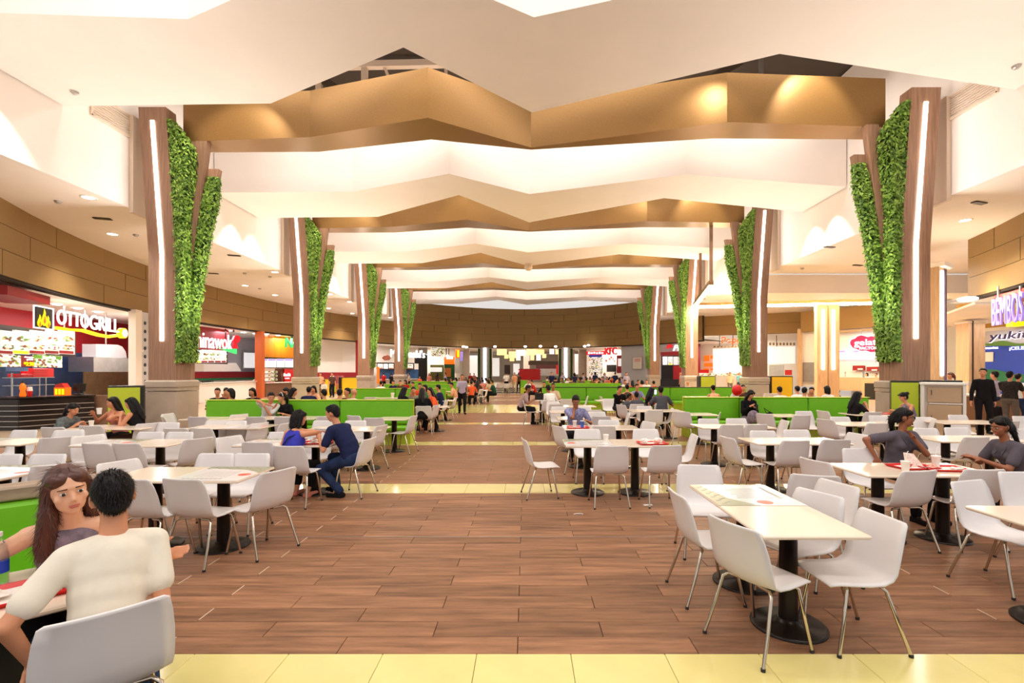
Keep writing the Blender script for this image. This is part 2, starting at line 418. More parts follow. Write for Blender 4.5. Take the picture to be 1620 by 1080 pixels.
def fascia(name, ta, tb, rows, backing=True):
    z1 = 4.64+.745*rows
    root = struct(curved_panel(ta, tb, 4.66, z1, .06, .25, 40).build(name, M_gap))
    tbl = arc_table(ta, tb); L_ = tbl[-1][1]
    for r in range(rows):
        s = -6.2+((r*1.55) % 6.2)
        while s < L_:
            a, b = max(0, s), min(L_, s+6.2)
            if b-a > .3:
                ca, cb_ = t_at(tbl, a+.02), t_at(tbl, b-.02)
                curved_panel(ca, cb_, 4.64+.745*r+(.018 if r else 0), 4.64+.745*(r+1), 0, .055, 4).build('panel', M_brown, root)
            s += 6.2
    # recessed dark soffit trim under the fascia
    struct(curved_panel(ta, tb, 4.55, 4.64, .02, .3, 40).build('trim_%s' % name.split('_')[1], M_gap))
    return root
tL0 = -math.acos((EY-8.9)/EB); tLB = -(PI-math.asin(12.0/EA))
fascia('wall_left_fascia', tL0, tLB, 3)
fascia('wall_back_fascia', tLB, -tLB-2*PI, 6) if False else fascia('wall_back_fascia', tLB-1e-4, tLB-2*math.asin(12.0/EA)*1.0, 6)
t18 = math.acos((EY-18.6)/EB); t43 = math.acos((EY-43.5)/EB)
fascia('wall_right_fascia', math.acos((EY-8.9)/EB), t18, 3)
fascia('wall_rear_fascia', t43, PI-math.asin(12.0/EA), 3)
# side corridor wall to the right
cw = struct(MB().box((0, 0, 6.05), (11.0, .25, 1.9), ).build('wall_corridor', M_gap, None, (20.3, 42.6, 0))); cw.rotation_euler = (0, 0, math.atan2(-4.0, 8.0))
for r in range(2):
    for c in range(2):
        MB().box((-2.75+5.5*c+(.9 if r else -.4), -.14, 5.56+.92*r), (5.47, .05, .9)).build('panel', M_brown, cw)
struct(MB().box((30.5, 30, 4), (.3, 30, 8)).build('wall_side', M_wallwhite))
def adopt(c, root): c.parent = root; c.matrix_parent_inverse = root.matrix_basis.inverted(); return c
# ------------------------------------------------------------------ tree columns with hedges
def hedge_meshes(s, secs, n, seed):
    rg = random.Random(seed); X = lambda xi: -s*xi
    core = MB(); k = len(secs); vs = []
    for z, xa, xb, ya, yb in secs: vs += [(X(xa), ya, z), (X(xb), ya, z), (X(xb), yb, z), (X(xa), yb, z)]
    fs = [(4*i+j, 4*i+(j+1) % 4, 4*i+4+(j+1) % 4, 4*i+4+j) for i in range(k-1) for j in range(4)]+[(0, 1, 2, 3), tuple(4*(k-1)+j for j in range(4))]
    lf = MB(); zt = secs[-1][0]-secs[0][0]
    for _ in range(n):
        z = secs[0][0]+zt*rg.random()
        for i in range(k-1):
            if secs[i][0] <= z <= secs[i+1][0]: break
        a, b = secs[i], secs[i+1]; t = (z-a[0])/(b[0]-a[0]); q = [a[j]+(b[j]-a[j])*t for j in range(5)]
        w, d = q[2]-q[1], q[4]-q[3]
        if rg.random() < w/(w+d)+.12: p = Vector((q[1]+w*rg.random(), q[3], z)); nrm = Vector((0, -1, .25))
        else: p = Vector((q[2], q[3]+d*rg.random(), z)); nrm = Vector((1, -.1, .25))
        p.x = X(p.x); nrm.x = X(nrm.x)
        nrm = (nrm.normalized()+Vector((rg.uniform(-.7, .7), rg.uniform(-.7, .7), rg.uniform(-.5, .7)))).normalized()
        up = Vector((rg.uniform(-1, 1), rg.uniform(-1, 1), rg.uniform(-1, .6))); u = nrm.cross(up).normalized(); v = nrm.cross(u)
        r = rg.uniform(.045, .085); p = p+nrm*rg.uniform(.01, .07)
        lf.add([p-u*r, p+v*r*.45+nrm*r*.12, p+u*r, p-v*r*.45+nrm*r*.12], [(0, 1, 2), (0, 2, 3)])
    return core.add(vs, fs), lf
SA = [(2.1, .38, .5, .06, .42), (4, .38, .53, .06, .42), (5, .36, .54, .06, .42), (6.5, .3, .55, .06, .42), (7.5, .25, .66, .06, .42), (8.3, .2, .76, .06, .42), (8.8, .16, .72, .06, .42), (9.2, .14, .45, .06, .36), (9.55, .12, .2, .06, .25)]
SC = [(2.1, .38, .5, .47, .8), (3.5, .42, .58, .48, .82), (5, .48, .78, .5, .84), (6.3, .62, 1.0, .52, .84), (7.2, .85, 1.22, .55, .84), (8.0, 1.02, 1.27, .62, .84)]
def column_meshes(s):
    X = lambda xi: -s*xi
    def pr(poly, y0, y1):
        return MB().slab([(X(x), y0, z) for x, z in poly], (0, y1-y0, 0))
    d = {}
    d['trunk'] = pr([(-.43, 1.5), (.4, 1.5), (.4, 5.4), (.1, 9.92), (-.74, 9.92), (-.43, 5.4)], 0, .44).mesh('trunk')
    d['light_strip'] = pr([(-.07, 2.75), (.04, 2.75), (.04, 5.4), (-.25, 9.5), (-.36, 9.5), (-.07, 5.4)], -.02, .05).mesh('light_strip')
    d['branch'] = pr([(-.3, 1.5), (.4, 1.5), (.45, 4), (1.08, 9.09), (.72, 9.09), (0, 4.5)], .443, .66).mesh('branch')
    d['short_branch'] = pr([(-.3, 1.5), (.4, 1.5), (.45, 3.8), (1.3, 8.3), (.95, 8.3), (0, 4.5)], .663, .86).mesh('short_branch')
    b = MB(); b.bbox((0, .43, .6), (.98, 1.0, 1.2), .03); b.bbox((0, .43, 1.26), (1.0, 1.02, .09), .01); b.bbox((0, .43, 1.42), (1.04, 1.06, .24), .04)
    d['stone_base'] = b.mesh('stone_base')
    ca, la = hedge_meshes(s, SA, 4200, 11); cc, lc = hedge_meshes(s, SC, 2400, 12)
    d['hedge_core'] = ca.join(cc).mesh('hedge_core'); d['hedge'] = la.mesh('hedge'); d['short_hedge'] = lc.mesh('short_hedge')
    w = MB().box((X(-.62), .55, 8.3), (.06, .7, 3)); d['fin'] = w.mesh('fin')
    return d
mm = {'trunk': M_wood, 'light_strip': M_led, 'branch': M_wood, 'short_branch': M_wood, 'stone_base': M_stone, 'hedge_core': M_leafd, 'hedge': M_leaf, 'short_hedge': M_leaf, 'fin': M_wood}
ORD = ['nearest', 'second', 'third', 'fourth']
for s, nm in ((-1, 'left'), (1, 'right')):
    D = column_meshes(s)
    for k in range(4):
        y = (14.83 if s < 0 else 13.8)+9.28*k
        e = empty('tree_column', (s*11.13, y, 0), 0, '%s wooden tree column with hedge and light strip, %s side of the hall' % (ORD[k], nm), 'column', 'tree columns')
        for p, me in D.items():
            if p == 'fin': continue
            o = link(p, me, mm[p], e)
            if 'hedge' in p: o['kind'] = 'stuff'
        mw = MB().box((s*1.0, .35, 8.2), (.12, .6, 3.0)); mw.build('fin_and_shadow', M_steelwhite, e)  # upright fin, its pale brown box also standing for the column's shadow on the bulkhead
# two slim columns beyond the far end
for x, nm in ((-4.35, 'left'), (4.35, 'right')):
    e = empty('light_column', (x, 52.5, 0), 0, 'slim dark column with a white light strip, %s of the far passage' % nm, 'column', 'far passage columns')
    MB().bbox((0, 0, 2.2), (1.5, .8, 4.4), .02).build('shaft', M_stone, e)
    MB().box((0, -.42, 2.5), (.75, .06, 3.9)).build('panel', M_metal, e)
    MB().box((0, -.46, 2.5), (.3, .04, 3.7)).build('light_strip', M_led, e)
    for q in (-1, 1): 
        o = MB().bbox((q*.62, -.5, 2.6), (.22, .2, 3.4), .05).build('hedge', M_leafd, e)

# ------------------------------------------------------------------ suspended light line over the side passage
e = empty('linear_lamp', (11.2, 32.2, 6.26), 0, 'angled bronze linear lamp hanging on two rods at right', 'lamp')
def rel(p): return Vector(p)-Vector((11.2, 32.2, 6.26))
bar('beam', rel((9.3, 24.2, 6.26)), rel((11.25, 32.2, 6.26)), .22, M_bronze, e)
bar('tube', rel((9.35, 24.3, 6.1)), rel((11.2, 32.1, 6.1)), .14, M_ledwarm, e)
bar('beam', rel((11.2, 32.2, 6.26)), rel((24, 30.0, 6.26)), .22, M_bronze, e)
bar('tube', rel((11.2, 32.15, 6.1)), rel((24, 29.95, 6.1)), .16, M_ledwarm, e)
bar('rod', rel((9.3, 24.2, 6.3)), rel((9.3, 24.2, 9.1)), .13, M_wood, e)
bar('rod', rel((10.35, 28.6, 6.3)), rel((10.35, 28.6, 8.8)), .13, M_wood, e)
lamp('linear_lamp_light', 'AREA', (17, 30.9, 5.95), 500, (1, .84, .55), rot=(0, 0, -.17), shape='RECTANGLE', size=12, size_y=.3)
lamp('linear_lamp_uplight', 'AREA', (17, 29.5, 6.35), 500, (1, .84, .55), rot=(PI, 0, -.17), shape='RECTANGLE', size=11, size_y=.3)

# ------------------------------------------------------------------ downlights and detectors in the soffits
dlm = MB().lathe([(.125, -.004), (.125, -.016), (.165, -.012), (.165, 0)], n=16, ends=False).mesh('ring'); dle = MB().lathe([(.12, -.008), (.12, -.002)], n=14).mesh('lens')
lights = [(140, 312), (178, 370), (435, 430), (388, 451.5), (435, 466.5), (522, 465), (520, 487.5), (553, 477), (557, 495.5), (600, 495), (617, 502),
          (1576, 284), (1527, 348), (1243, 419), (1256, 330)]
def downlight(p, sc_=1.0, label=None, grp=None):
    e = empty('downlight', p, 0, label, 'downlight', grp); e.scale = (sc_, sc_, 1)
    link('ring', dlm, M_wallwhite, e); link('lens', dle, M_down, e); return e
for i, (px, py) in enumerate(lights):
    p = onz(px, py, ZS); p.z = ZS-.001
    if abs(p.x) < 12.5: continue
    side = 'left' if px < 800 else 'right'
    downlight(p, 1.25, 'round recessed downlight glowing in the %s side soffit' % side, 'downlights in the %s soffit' % side)
    lamp('downlight_beam', 'SPOT', (p.x, p.y, ZS-.06), 420, (1, .94, .88), spot_size=1.9, spot_blend=.8, shadow_soft_size=.1)
vm = MB().bbox((0, 0, -.01), (.5, .17, .03), .008).mesh('vent')
for i, (px, py) in enumerate([(162, 345), (370.5, 403.5), (337, 432), (1549, 320), (1312, 390), (1357, 419)]):
    p = onz(px, py, ZS); p.z = ZS-.012
    side = 'left' if px < 800 else 'right'
    tag(link('ceiling_vent', vm, M_dkmetal, None, p, .3), 'small dark ceiling vent slot in the %s side soffit' % side, 'vent', 'dark vents in the %s soffit' % side)
sm = MB().lathe([(.09, 0), (.09, -.03), (.05, -.07), (.01, -.07)], n=12).mesh('detector')
for i, (px, py) in enumerate([(215, 371), (92, 318), (387, 431.5), (411, 456), (427, 437), (1269, 424)]):
    p = onz(px, py, ZS)
    side = 'left' if px < 800 else 'right'
    tag(link('smoke_detector', sm, M_metal, None, p), 'small smoke detector on the %s side soffit' % side, 'detector', 'detectors on the %s soffit' % side)
for px, py, zz, lb in ((118, 145, 8.8, 'round detector on the first white ceiling boat, left'), (1608, 104, 8.8, 'round detector on the first white ceiling boat, right')):
    p = onz(px, py, zz); tag(link('smoke_detector', sm, M_metal, None, p), lb, 'detector')
tag(MB().lathe([(.2, 0), (.2, -.12), (.26, -.14), (.26, -.3), (.16, -.42), (.02, -.46)], n=14).build('camera_dome', M_steelwhite, None, onz(836, 417, 8.8)), 'small dome camera under the valley of the third white ceiling boat', 'camera')
for s, nm in ((-1, 'left'), (1, 'right')):
    e = empty('air_grille', (s*12.17, 14.3 if s < 0 else 13.2, 9.35), PI/2, 'white slatted air grille high on the %s bulkhead by the nearest column' % nm, 'grille')
    MB().box((0, 0, .33), (1.5, .05, .05)).box((0, 0, -.33), (1.5, .05, .05)).box((-.73, 0, 0), (.05, .05, .7)).box((.73, 0, 0), (.05, .05, .7)).build('frame', M_steelwhite, e)
    sl = MB().box((0, 0, 0), (1.42, .03, .025)).mesh('slat')
    for q in range(9): link('slat', sl, M_steelwhite, e, (0, 0, -.28+.07*q))
# wall washers that graze the bulkheads
for s, ys in ((-1, [11.0, 20.1, 21.6, 29.4, 30.9, 38.8, 40.2]), (1, [10.8, 19.0, 20.4, 28.6, 30])):
    for y in ys:
        lamp('wall_washer', 'SPOT', (s*11.55, y, 8.72), 330, (1, .95, .87), rot=(0, s*-.0, 0), spot_size=1.35, spot_blend=.5, shadow_soft_size=.06)
for k in range(4):                      # spotlights that graze the bronze boats
    for x in (-9, -3.0, 5.2, 8.5):
        lamp('beam_spot', 'SPOT', (x, 12.9+PITCH*k if abs(x) > 6 else 11.9+PITCH*k, 11.3), 340 if abs(x) > 6 else 190, (1, .9, .72), rot=(.62, 0, 0), spot_size=1.2, spot_blend=.6, shadow_soft_size=.06)
# ------------------------------------------------------------------ shops round the hall
def quad(x0, x1, off, off2=None):
    a, b = ray(x0, off), ray(x1, off if off2 is None else off2); c = (a+b)/2; d = b-a
    return c, d.length, math.atan2(d.y, d.x)
def slabpx(name, x0, y0, x1, y1, off, th, m, root=None, off2=None, bev=0):
    c, ln, rz = quad(x0, x1, off, off2); za, zb = zof(y1, c.y), zof(y0, c.y)
    mb = MB(); 
    if bev: mb.bbox((0, 0, 0), (ln, th, zb-za), bev)
    else: mb.box((0, 0, 0), (ln, th, zb-za))
    o = mb.build(name, m, None, (c.x, c.y, (za+zb)/2)); o.rotation_euler = (0, 0, rz)
    if root: adopt(o, root)
    return o
def slabz(name, x0, x1, off, z0, z1, th, m, root=None, off2=None):
    c, ln, rz = quad(x0, x1, off, off2)
    o = MB().box((0, 0, 0), (ln, th, z1-z0)).build(name, m, None, (c.x, c.y, (z0+z1)/2)); o.rotation_euler = (0, 0, rz)
    if root: adopt(o, root)
    return o
def wordpx(name, body, x0, y0, x1, y1, off, m, root=None, depth=.08, off2=None, push=.05, **kw):
    c, ln, rz = quad(x0, x1, off, off2); za, zb = zof(y1, c.y), zof(y0, c.y)
    me = text_mesh(body, 1.0, depth, **kw); xs = [v.co.x for v in me.vertices]; zs = [v.co.z for v in me.vertices]
    sx = ln/(max(xs)-min(xs)); sz = (zb-za)/(max(zs)-min(zs))
    o = link(name, me, m); o.scale = (sx, 1, sz); o.rotation_euler = (0, 0, rz)
    q = Matrix.Rotation(rz, 3, 'Z')
    o.location = Vector((c.x, c.y, (za+zb)/2))+q @ Vector((-sx*(max(xs)+min(xs))/2, -push, -sz*(max(zs)+min(zs))/2))
    if root: adopt(o, root)
    return o
def thingpx(name, px, py, off, label, cat, group=None):
    p = ray(px, off); return empty(name, (p.x, p.y, zof(py, p.y)), tang(px, off) if False else 0, label, cat, group)
def polypx(name, pts, off, th, m, root=None, push=0):
    P_ = []
    c, ln, rz = quad(min(p[0] for p in pts), max(p[0] for p in pts)+1e-3, off); q = Matrix.Rotation(rz, 3, 'Z'); nrm = q @ Vector((0, -1, 0))
    a = ray(min(p[0] for p in pts), off); b = ray(max(p[0] for p in pts), off); x0 = min(p[0] for p in pts); x1 = max(p[0] for p in pts)
    for px, py in pts:
        t = (px-x0)/(x1-x0+1e-9); g = a+(b-a)*t; P_.append(Vector((g.x, g.y, zof(py, g.y)))+nrm*push)
    o = MB().slab(P_, nrm*th).build(name, m)
    if root: adopt(o, root)
    return o
WALLN = [0]
def shopwall(x0, x1, off, m, z0=0, z1=4.62, off2=None):
    n = max(1, int(abs(x1-x0)/22)); p = [ray(x0+(x1-x0)*i/n, off) for i in range(n+1)]; q = [ray(x0+(x1-x0)*i/n, off+.18) for i in range(n+1)]
    return struct(MB().prism([(v.x, v.y) for v in p+q[::-1]], z0, z1).build('wall_shop', m))
def partition(px, o0, o1, m, z1=4.62):
    a, b = ray(px, o0), ray(px, o1); c = (a+b)/2; d = b-a
    o = MB().box((0, 0, 0), (d.length, .12, z1)).build('wall_partition', m, None, (c.x, c.y, z1/2)); o.rotation_euler = (0, 0, math.atan2(d.y, d.x)); return struct(o)
def food_mat(name, base, seed):
    m = bpy.data.materials.new(name); N, L = nodes_of(m); b = N['Principled BSDF']
    tc = N.new('ShaderNodeTexCoord'); vz = N.new('ShaderNodeTexVoronoi'); vz.inputs['Scale'].default_value = 7; rp = N.new('ShaderNodeValToRGB')
    mp = N.new('ShaderNodeMapping'); mp.inputs['Location'].default_value = (seed, seed, seed); mp.inputs['Scale'].default_value = (1, 1, 2.2)
    L.new(tc.outputs['Object'], mp.inputs[0]); L.new(mp.outputs[0], vz.inputs['Vector']); L.new(vz.outputs['Color'], rp.inputs[0])
    e = rp.color_ramp.elements; cols = [base, hexc(250, 246, 240), hexc(250, 246, 238), hexc(226, 200, 140), hexc(252, 250, 246), hexc(130, 80, 50), hexc(250, 248, 240), hexc(110, 150, 70)]
    e[0].position = 0; e[0].color = cols[0]; e[1].position = .9; e[1].color = cols[1]
    for k, c in enumerate(cols[2:]): q = e.new(.16+.115*k); q.color = c
    rp.color_ramp.interpolation = 'CONSTANT'
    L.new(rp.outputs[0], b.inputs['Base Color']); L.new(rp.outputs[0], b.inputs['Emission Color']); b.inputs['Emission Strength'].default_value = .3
    return m
F_teal = food_mat('food_teal', hexc(20, 130, 120), 1); F_yel = food_mat('food_yellow', hexc(240, 190, 60), 2); F_red = food_mat('food_red', hexc(200, 40, 50), 3); F_grn = food_mat('food_green', hexc(60, 150, 60), 4); F_dark = food_mat('food_dark', hexc(50, 34, 28), 5)
def menu_row(label, xs, y0, y1, off, mats, caps=None, frame=M_dkmetal, name='menu_board'):
    r = thingpx(name, (xs[0]+xs[-1])/2, (y0+y1)/2, off, label, 'menu')
    slabpx('back_frame', xs[0]-1, y0-2, xs[-1]+1, y1+1.5, off+.12, .1, frame, r)
    for i in range(len(xs)-1):
        a_, b_, w = xs[i], xs[i+1], xs[i+1]-xs[i]; pn = slabpx('menu_panel', a_+.9, y0, b_-.9, y1, off, .1, M_glow, r)
        h = y1-y0; fm = mats[i % len(mats)]
        if fm is not M_glow:
            for q in (.34, .7):
                pts = [((a_+b_)/2+w*.4*math.cos(t*PI/5), y0+h*q+h*.13*math.sin(t*PI/5)*(1 if t % 2 else .8)) for t in range(10)]
                o = polypx('dish', pts, off, .03, fm); o.parent = pn; o.matrix_parent_inverse = pn.matrix_basis.inverted(); o.location += Vector((0, 0, 0))+Matrix.Rotation(pn.rotation_euler.z, 3, 'Z') @ Vector((0, -.055, 0))
            o = slabpx('base_strip', a_+1.1, y1-h*.14, b_-1.1, y1-h*.02, off-.06, .03, (M_redpaint, M_signyel, M_redpaint, M_darkred, M_redpaint)[i % 5]); o.parent = pn; o.matrix_parent_inverse = pn.matrix_basis.inverted()
        if caps: slabpx('menu_caption', a_+1.2, y0+.5, b_-1.2, y0+(y1-y0)*.2, off-.06, .03, caps[i % len(caps)], r)
    return r
def light_row(px_list, off, label, group, r=1.2, z=4.6):
    for px, py in px_list:
        p = ray(px, off); d = (z-H)*F/(HY-py); p = Vector(((px-CX)*d/F, d, z)) if off is None else Vector((p.x, p.y, z))
        downlight((p.x, p.y, z-.002), r, label, group)
def counter(label, x0, x1, off, z, m, topm, th=.7, lines=0, name='service_counter'):
    c, ln, rz = quad(x0, x1, off); r = empty(name, (c.x, c.y, 0), rz, label, 'counter')
    MB().bbox((0, 0, z/2-.02), (ln, th, z-.04), .01).build('body', m, r); MB().bbox((0, -.03, z), (ln+.04, th+.1, .05), .012).build('worktop', topm, r)
    for k in range(lines): MB().box((0, -th/2-.006, z*(.14+.17*k)), (ln, .014, .02)).build('light_line', M_metal, r)
    MB().box((0, -th/2+.04, .04), (ln-.02, .06, .08)).build('kick_plate', M_black, r)
    return r
# shop ceilings: ring between the fascia and the shop backs
for nm, ta, tb in (('left', math.acos((EY-10)/EB), PI-.17), ('right', -math.acos((EY-9.5)/EB), -math.acos((EY-20)/EB)), ('right', -t43, -(PI-.17))):
    p = [ell_xy(-ta+(ta-tb)*i/30, .1) for i in range(31)]; q = [ell_xy(-ta+(ta-tb)*i/30, 7) for i in range(31)]
    b = MB(); n = 31; b.add([(x, y, 4.62) for x, y in p+q]+[(x, y, 4.75) for x, y in p+q], [(i, i+1, n+i+1, n+i) for i in range(30)]+[(2*n+i, 3*n+i, 3*n+i+1, 2*n+i+1) for i in range(30)])
    struct(b.build('ceiling', M_wallwhite))
def shop_light(px, off, e=260, z=4.45, col=(1, .93, .84), size=3.0):
    p = ray(px, off); lamp('shop_ceiling_light', 'AREA', (p.x, p.y, z), e*.4, col, shape='RECTANGLE', size=size, size_y=1.2)

# --- grill
M_darktile = mat('dark_tile', hexc(34, 52, 84), .25, noise=.3, scale=2)
shopwall(-90, 205, 5, M_redpaint); partition(219, 0, 5.2, M_soffit); shop_light(60, 2.2, 300, col=(1, .95, .92)); shop_light(160, 2.5, 200, col=(1, .95, .92))
struct(slabpx('trim_grill', 209, 490, 219, 660, -.05, .3, M_soffit)); 
r = thingpx('perforated_panel', 227, 550, .05, 'grey perforated wall panel with dark round holes beside the grill shop', 'panel')
slabpx('sheet', 219.5, 494, 236, 660, .05, .12, M_wallgrey, r)
hm = MB().lathe([(.085, -.012), (.085, .012)], n=12, axis='Y').mesh('hole')
for k in range(10):
    for px in (229.5, 236.5):
        p = ray(px, -.02); o = link('hole', hm, M_black, None, (p.x, p.y, zof(511+13.2*k, p.y)), tang(px)); adopt(o, r)
tag(slabpx('bulkhead_box', -30, 459, 44, 473, .8, 1.2, M_darkred), 'dark red boxed bulkhead hanging at the grill shop ceiling', 'bulkhead')
light_row([(5, 478), (28, 476), (53, 477), (90, 482), (123, 487), (155, 492)], 2.0, 'round downlight over the grill shop counter', 'downlights over the grill shop')
r = thingpx('flame_sign', 69, 503, 1, 'square black sign with yellow flames above the grill menus', 'sign')
slabpx('case', 54.2, 485.2, 83.6, 520.4, 1.06, .08, M_signw, r); slabpx('face', 56, 487, 82, 518.5, .97, .04, M_black, r)
def flame(cx, cy, w, h, m, push):
    pts = [(0, -1), (.35, -.55), (.3, -.2), (.62, -.05), (.72, .35), (.5, .75), (.15, .95), (-.2, .95), (-.58, .7), (-.7, .25), (-.45, -.15), (-.2, -.45)]
    polypx('flame', [(cx+x*w, cy+y*h) for x, y in pts], .95, .012, m, r, push)
flame(62.5, 507, 5.5, 10, M_signyel, .002); flame(75.5, 509, 5.5, 10, M_signyel, .002); flame(69, 502, 5.8, 14, M_signyel, .016)
flame(69, 505.5, 2.4, 6.5, M_signor, .03); flame(61.8, 512, 2, 4, M_signor, .03); flame(75.5, 513.5, 2, 4, M_signor, .03)
r = thingpx('grill_sign', 136, 508, 1, 'hanging white letter sign over a yellow zigzag skewer', 'sign')
wordpx('letters', 'OTTO', 88, 493.5, 138, 516, 1, M_signw, r, .05, bold=.0); wordpx('letters', 'GRILL', 140, 501.5, 186, 523.5, 1, M_signw, r, .05, bold=.0)
polypx('skewer', [(86, 516), (104, 519.5), (124, 520), (150, 527.5), (166, 530), (186, 528), (186, 532), (166, 534.5), (148, 532), (122, 524.5), (100, 523), (86, 521)], 1, .1, M_signyel, r)
c_ = ray(193.5, .95); o = MB().lathe([(.2, -.1), (.24, -.1), (.24, .1), (.2, .1)], n=20, axis='Y').build('ring', M_signyel, None, (c_.x, c_.y, zof(527, c_.y))); o.rotation_euler = (0, 0, tang(193, 1)); adopt(o, r)
o = MB().lathe([(.17, -.13), (.17, .05)], n=20, axis='Y').build('disc', M_signw, None, (c_.x, c_.y, zof(527, c_.y))); o.rotation_euler = (0, 0, tang(193, 1)); adopt(o, r)
for px, ya, yb in ((101.5, 484, 518), (135, 489, 525), (167.5, 494, 545)): slabpx('hanger', px-.5, ya, px+.5, yb, 1.12, .04, M_metal, r)
menu_row('row of five lit food menu panels above the grill counter', [-3, 20.5, 46, 70.5, 93, 117], 523, 560, 1.6, [F_teal, F_yel, F_red, F_red, F_red], None)
r = thingpx('price_board', 48, 571, 1.5, 'lower grill price strip with salad photo and 2.90 price', 'menu')
slabpx('photo', -2, 561, 31.5, 580, 1.5, .06, F_dark, r); slabpx('price_panel', 32, 562.5, 52.5, 580, 1.5, .06, M_darkred, r)
wordpx('price', '2.90', 39, 572.5, 51, 578.5, 1.5, M_signyel, r, .03, push=.05); wordpx('currency', 'S/', 35.5, 572.5, 38.5, 576, 1.5, M_signyel, r, .03, push=.05); wordpx('price_line', 'Arequipe', 36, 563.5, 51.5, 566.5, 1.5, M_signw, r, .02, push=.05); wordpx('price_line', 'postre', 40, 567, 49.5, 570.5, 1.5, M_signw, r, .02, push=.05)
slabpx('salad_panel', 53, 562, 97, 581, 1.5, .06, F_grn, r); slabpx('salad_header', 53.3, 562.3, 96.7, 567.5, 1.44, .03, M_green, r); wordpx('salad_word', 'Ensalada', 66, 563, 86, 567, 1.44, M_signw, r, .02, push=.04)
shopwall(-60, 131, 4.2, M_darktile, 0, 2.75); 
tag(slabpx('warm_tile_wall', 131, 587, 209, 660, 4.3, .1, mat('brown_tile', hexc(150, 120, 88), .35, noise=.2, scale=3)), 'brownish tiled back splash below the steel hood', 'splashback')
r = thingpx('extractor_hood', 170, 577, 2.8, 'stainless extractor hood with curved white duct in the grill shop', 'hood')
slabpx('canopy', 128, 566, 210, 588, 3.0, 1.1, M_steel, r); polypx('duct', [(130, 544), (165, 545), (173, 548), (179, 556), (181, 566), (130, 566)], 3.2, .6, M_wallgrey, r)
r = thingpx('metal_rack', 50, 600, 3.2, 'steel rack holding red crates behind the grill counter', 'rack')
for px in (19, 62, 72): slabpx('post', px-.7, 590, px+.7, 632, 3.2, .04, M_steel, r)
for py in (597, 609): slabpx('shelf', 15, py-.5, 76, py+.5, 3.2, .5, M_steel, r)
for (a, b, c, d, lb) in ((42, 582.5, 76, 596.3, 'large red plastic crate on the steel rack'), (22, 591, 41.5, 596.3, 'small red plastic crate on the steel rack')):
    r = thingpx('crate', (a+c)/2, d, 3.2, lb, 'crate'); slabpx('body', a, b, c, d, 3.2, .45, M_red, r, bev=.02)
    for q in range(3): slabpx('rib', a+.3, b+2+q*(d-b)/3.4, c-.3, b+2.8+q*(d-b)/3.4, 2.95, .03, M_redpaint, r)
tag(slabpx('blue_display', 4, 581, 40, 587, 2.9, .2, M_navytile), 'long blue counter display under the price strip', 'display')
ca, cb_ = at(30, 634, 14.8), at(149, 628, 16.4); cz = 1.0
def prismcounter(label, pts, depth, z, m, topm, lines):
    a, b = Vector(pts[0]), Vector(pts[1]); d = b-a; d.z = 0; rz = math.atan2(d.y, d.x); c = (a+b)/2; ln = d.length
    r = empty('service_counter', (c.x, c.y, 0), rz, label, 'counter')
    MB().bbox((0, depth/2, z/2-.02), (ln, depth, z-.04), .01).build('body', m, r); MB().bbox((0, depth/2-.02, z), (ln+.06, depth+.08, .05), .012).build('worktop', topm, r)
    for k in range(lines): MB().box((0, -.004, .12+.16*k), (ln, .014, .022)).build('light_line', M_metal, r)
    return r
M_blackgloss = mat('black_gloss', hexc(34, 26, 24), .2)
prismcounter('long black grill counter with thin white lines, right wing', (ca, cb_), .75, cz, M_blackgloss, M_blackgloss, 5)
prismcounter('black grill counter with thin white lines, wing at the left frame edge', (ca+Vector((-4.2, -.1, 0)), ca+Vector((-.02, 0, 0))), .75, cz, M_blackgloss, M_blackgloss, 5)
tag(MB().bbox((0, 0, .5), (.62, .1, 1.0), .01).build('stone_panel', mat('brown_stone', hexc(140, 104, 80), .4, noise=.25, scale=4), None, at(159, 0, 16.6).xy.to_3d()), 'brown stone end panel beside the black grill counter', 'panel')
# things on the grill counter
def on_counter(px, d=None):
    t = (px-30)/(149-30.0); a = ca+(cb_-ca)*t; y = a.y+.3; return Vector(((px-CX)*y/F, y, cz+.025))
p = on_counter(36); r = empty('sauce_bottle', p, 0, 'red squeeze bottle standing on the grill counter', 'bottle'); MB().lathe([(.075, 0), (.085, .05), (.06, .18), (.085, .26), (.07, .36), (.03, .42)], n=12).build('body', M_signor, r); MB().lathe([(.03, .42), (.028, .47), (.012, .52)], n=10).build('nozzle', M_black, r)
p = on_counter(47); r = empty('paper_cup', p, 0, 'red cup with white lid on the grill counter', 'cup'); MB().lathe([(.05, 0), (.068, .17)], n=14).build('cup', M_red, r); MB().lathe([(.07, .17), (.07, .2), (.06, .3)], n=14).build('lid', M_paper, r)
p = on_counter(99); r = empty('fries_display', p, 0, 'orange and yellow fries display carton beside the till', 'display')
MB().prism([(-.19, -.1), (.19, -.1), (.19, .1), (-.19, .1)], 0, .26).build('carton', M_signor, r); MB().slab([(-.17, -.1, .26), (.17, -.1, .26), (.06, -.1, .4), (-.14, -.1, .36)], (0, .2, 0)).build('crest', M_red, r)
for q in (-.11, 0, .11): MB().box((q, -.105, .12), (.07, .012, .18)).build('stripe', M_signyel, r)
p = on_counter(124); r = empty('till_screen', p, .3, 'black touch screen till on the grill counter', 'till'); MB().bbox((0, 0, .02), (.24, .2, .04), .01).build('foot', M_black, r); MB().box((0, .02, .1), (.05, .04, .16)).build('neck', M_black, r); o = MB().bbox((0, 0, .25), (.36, .04, .27), .01).build('screen', M_blackgloss, r); o.rotation_euler = (-.25, 0, 0)

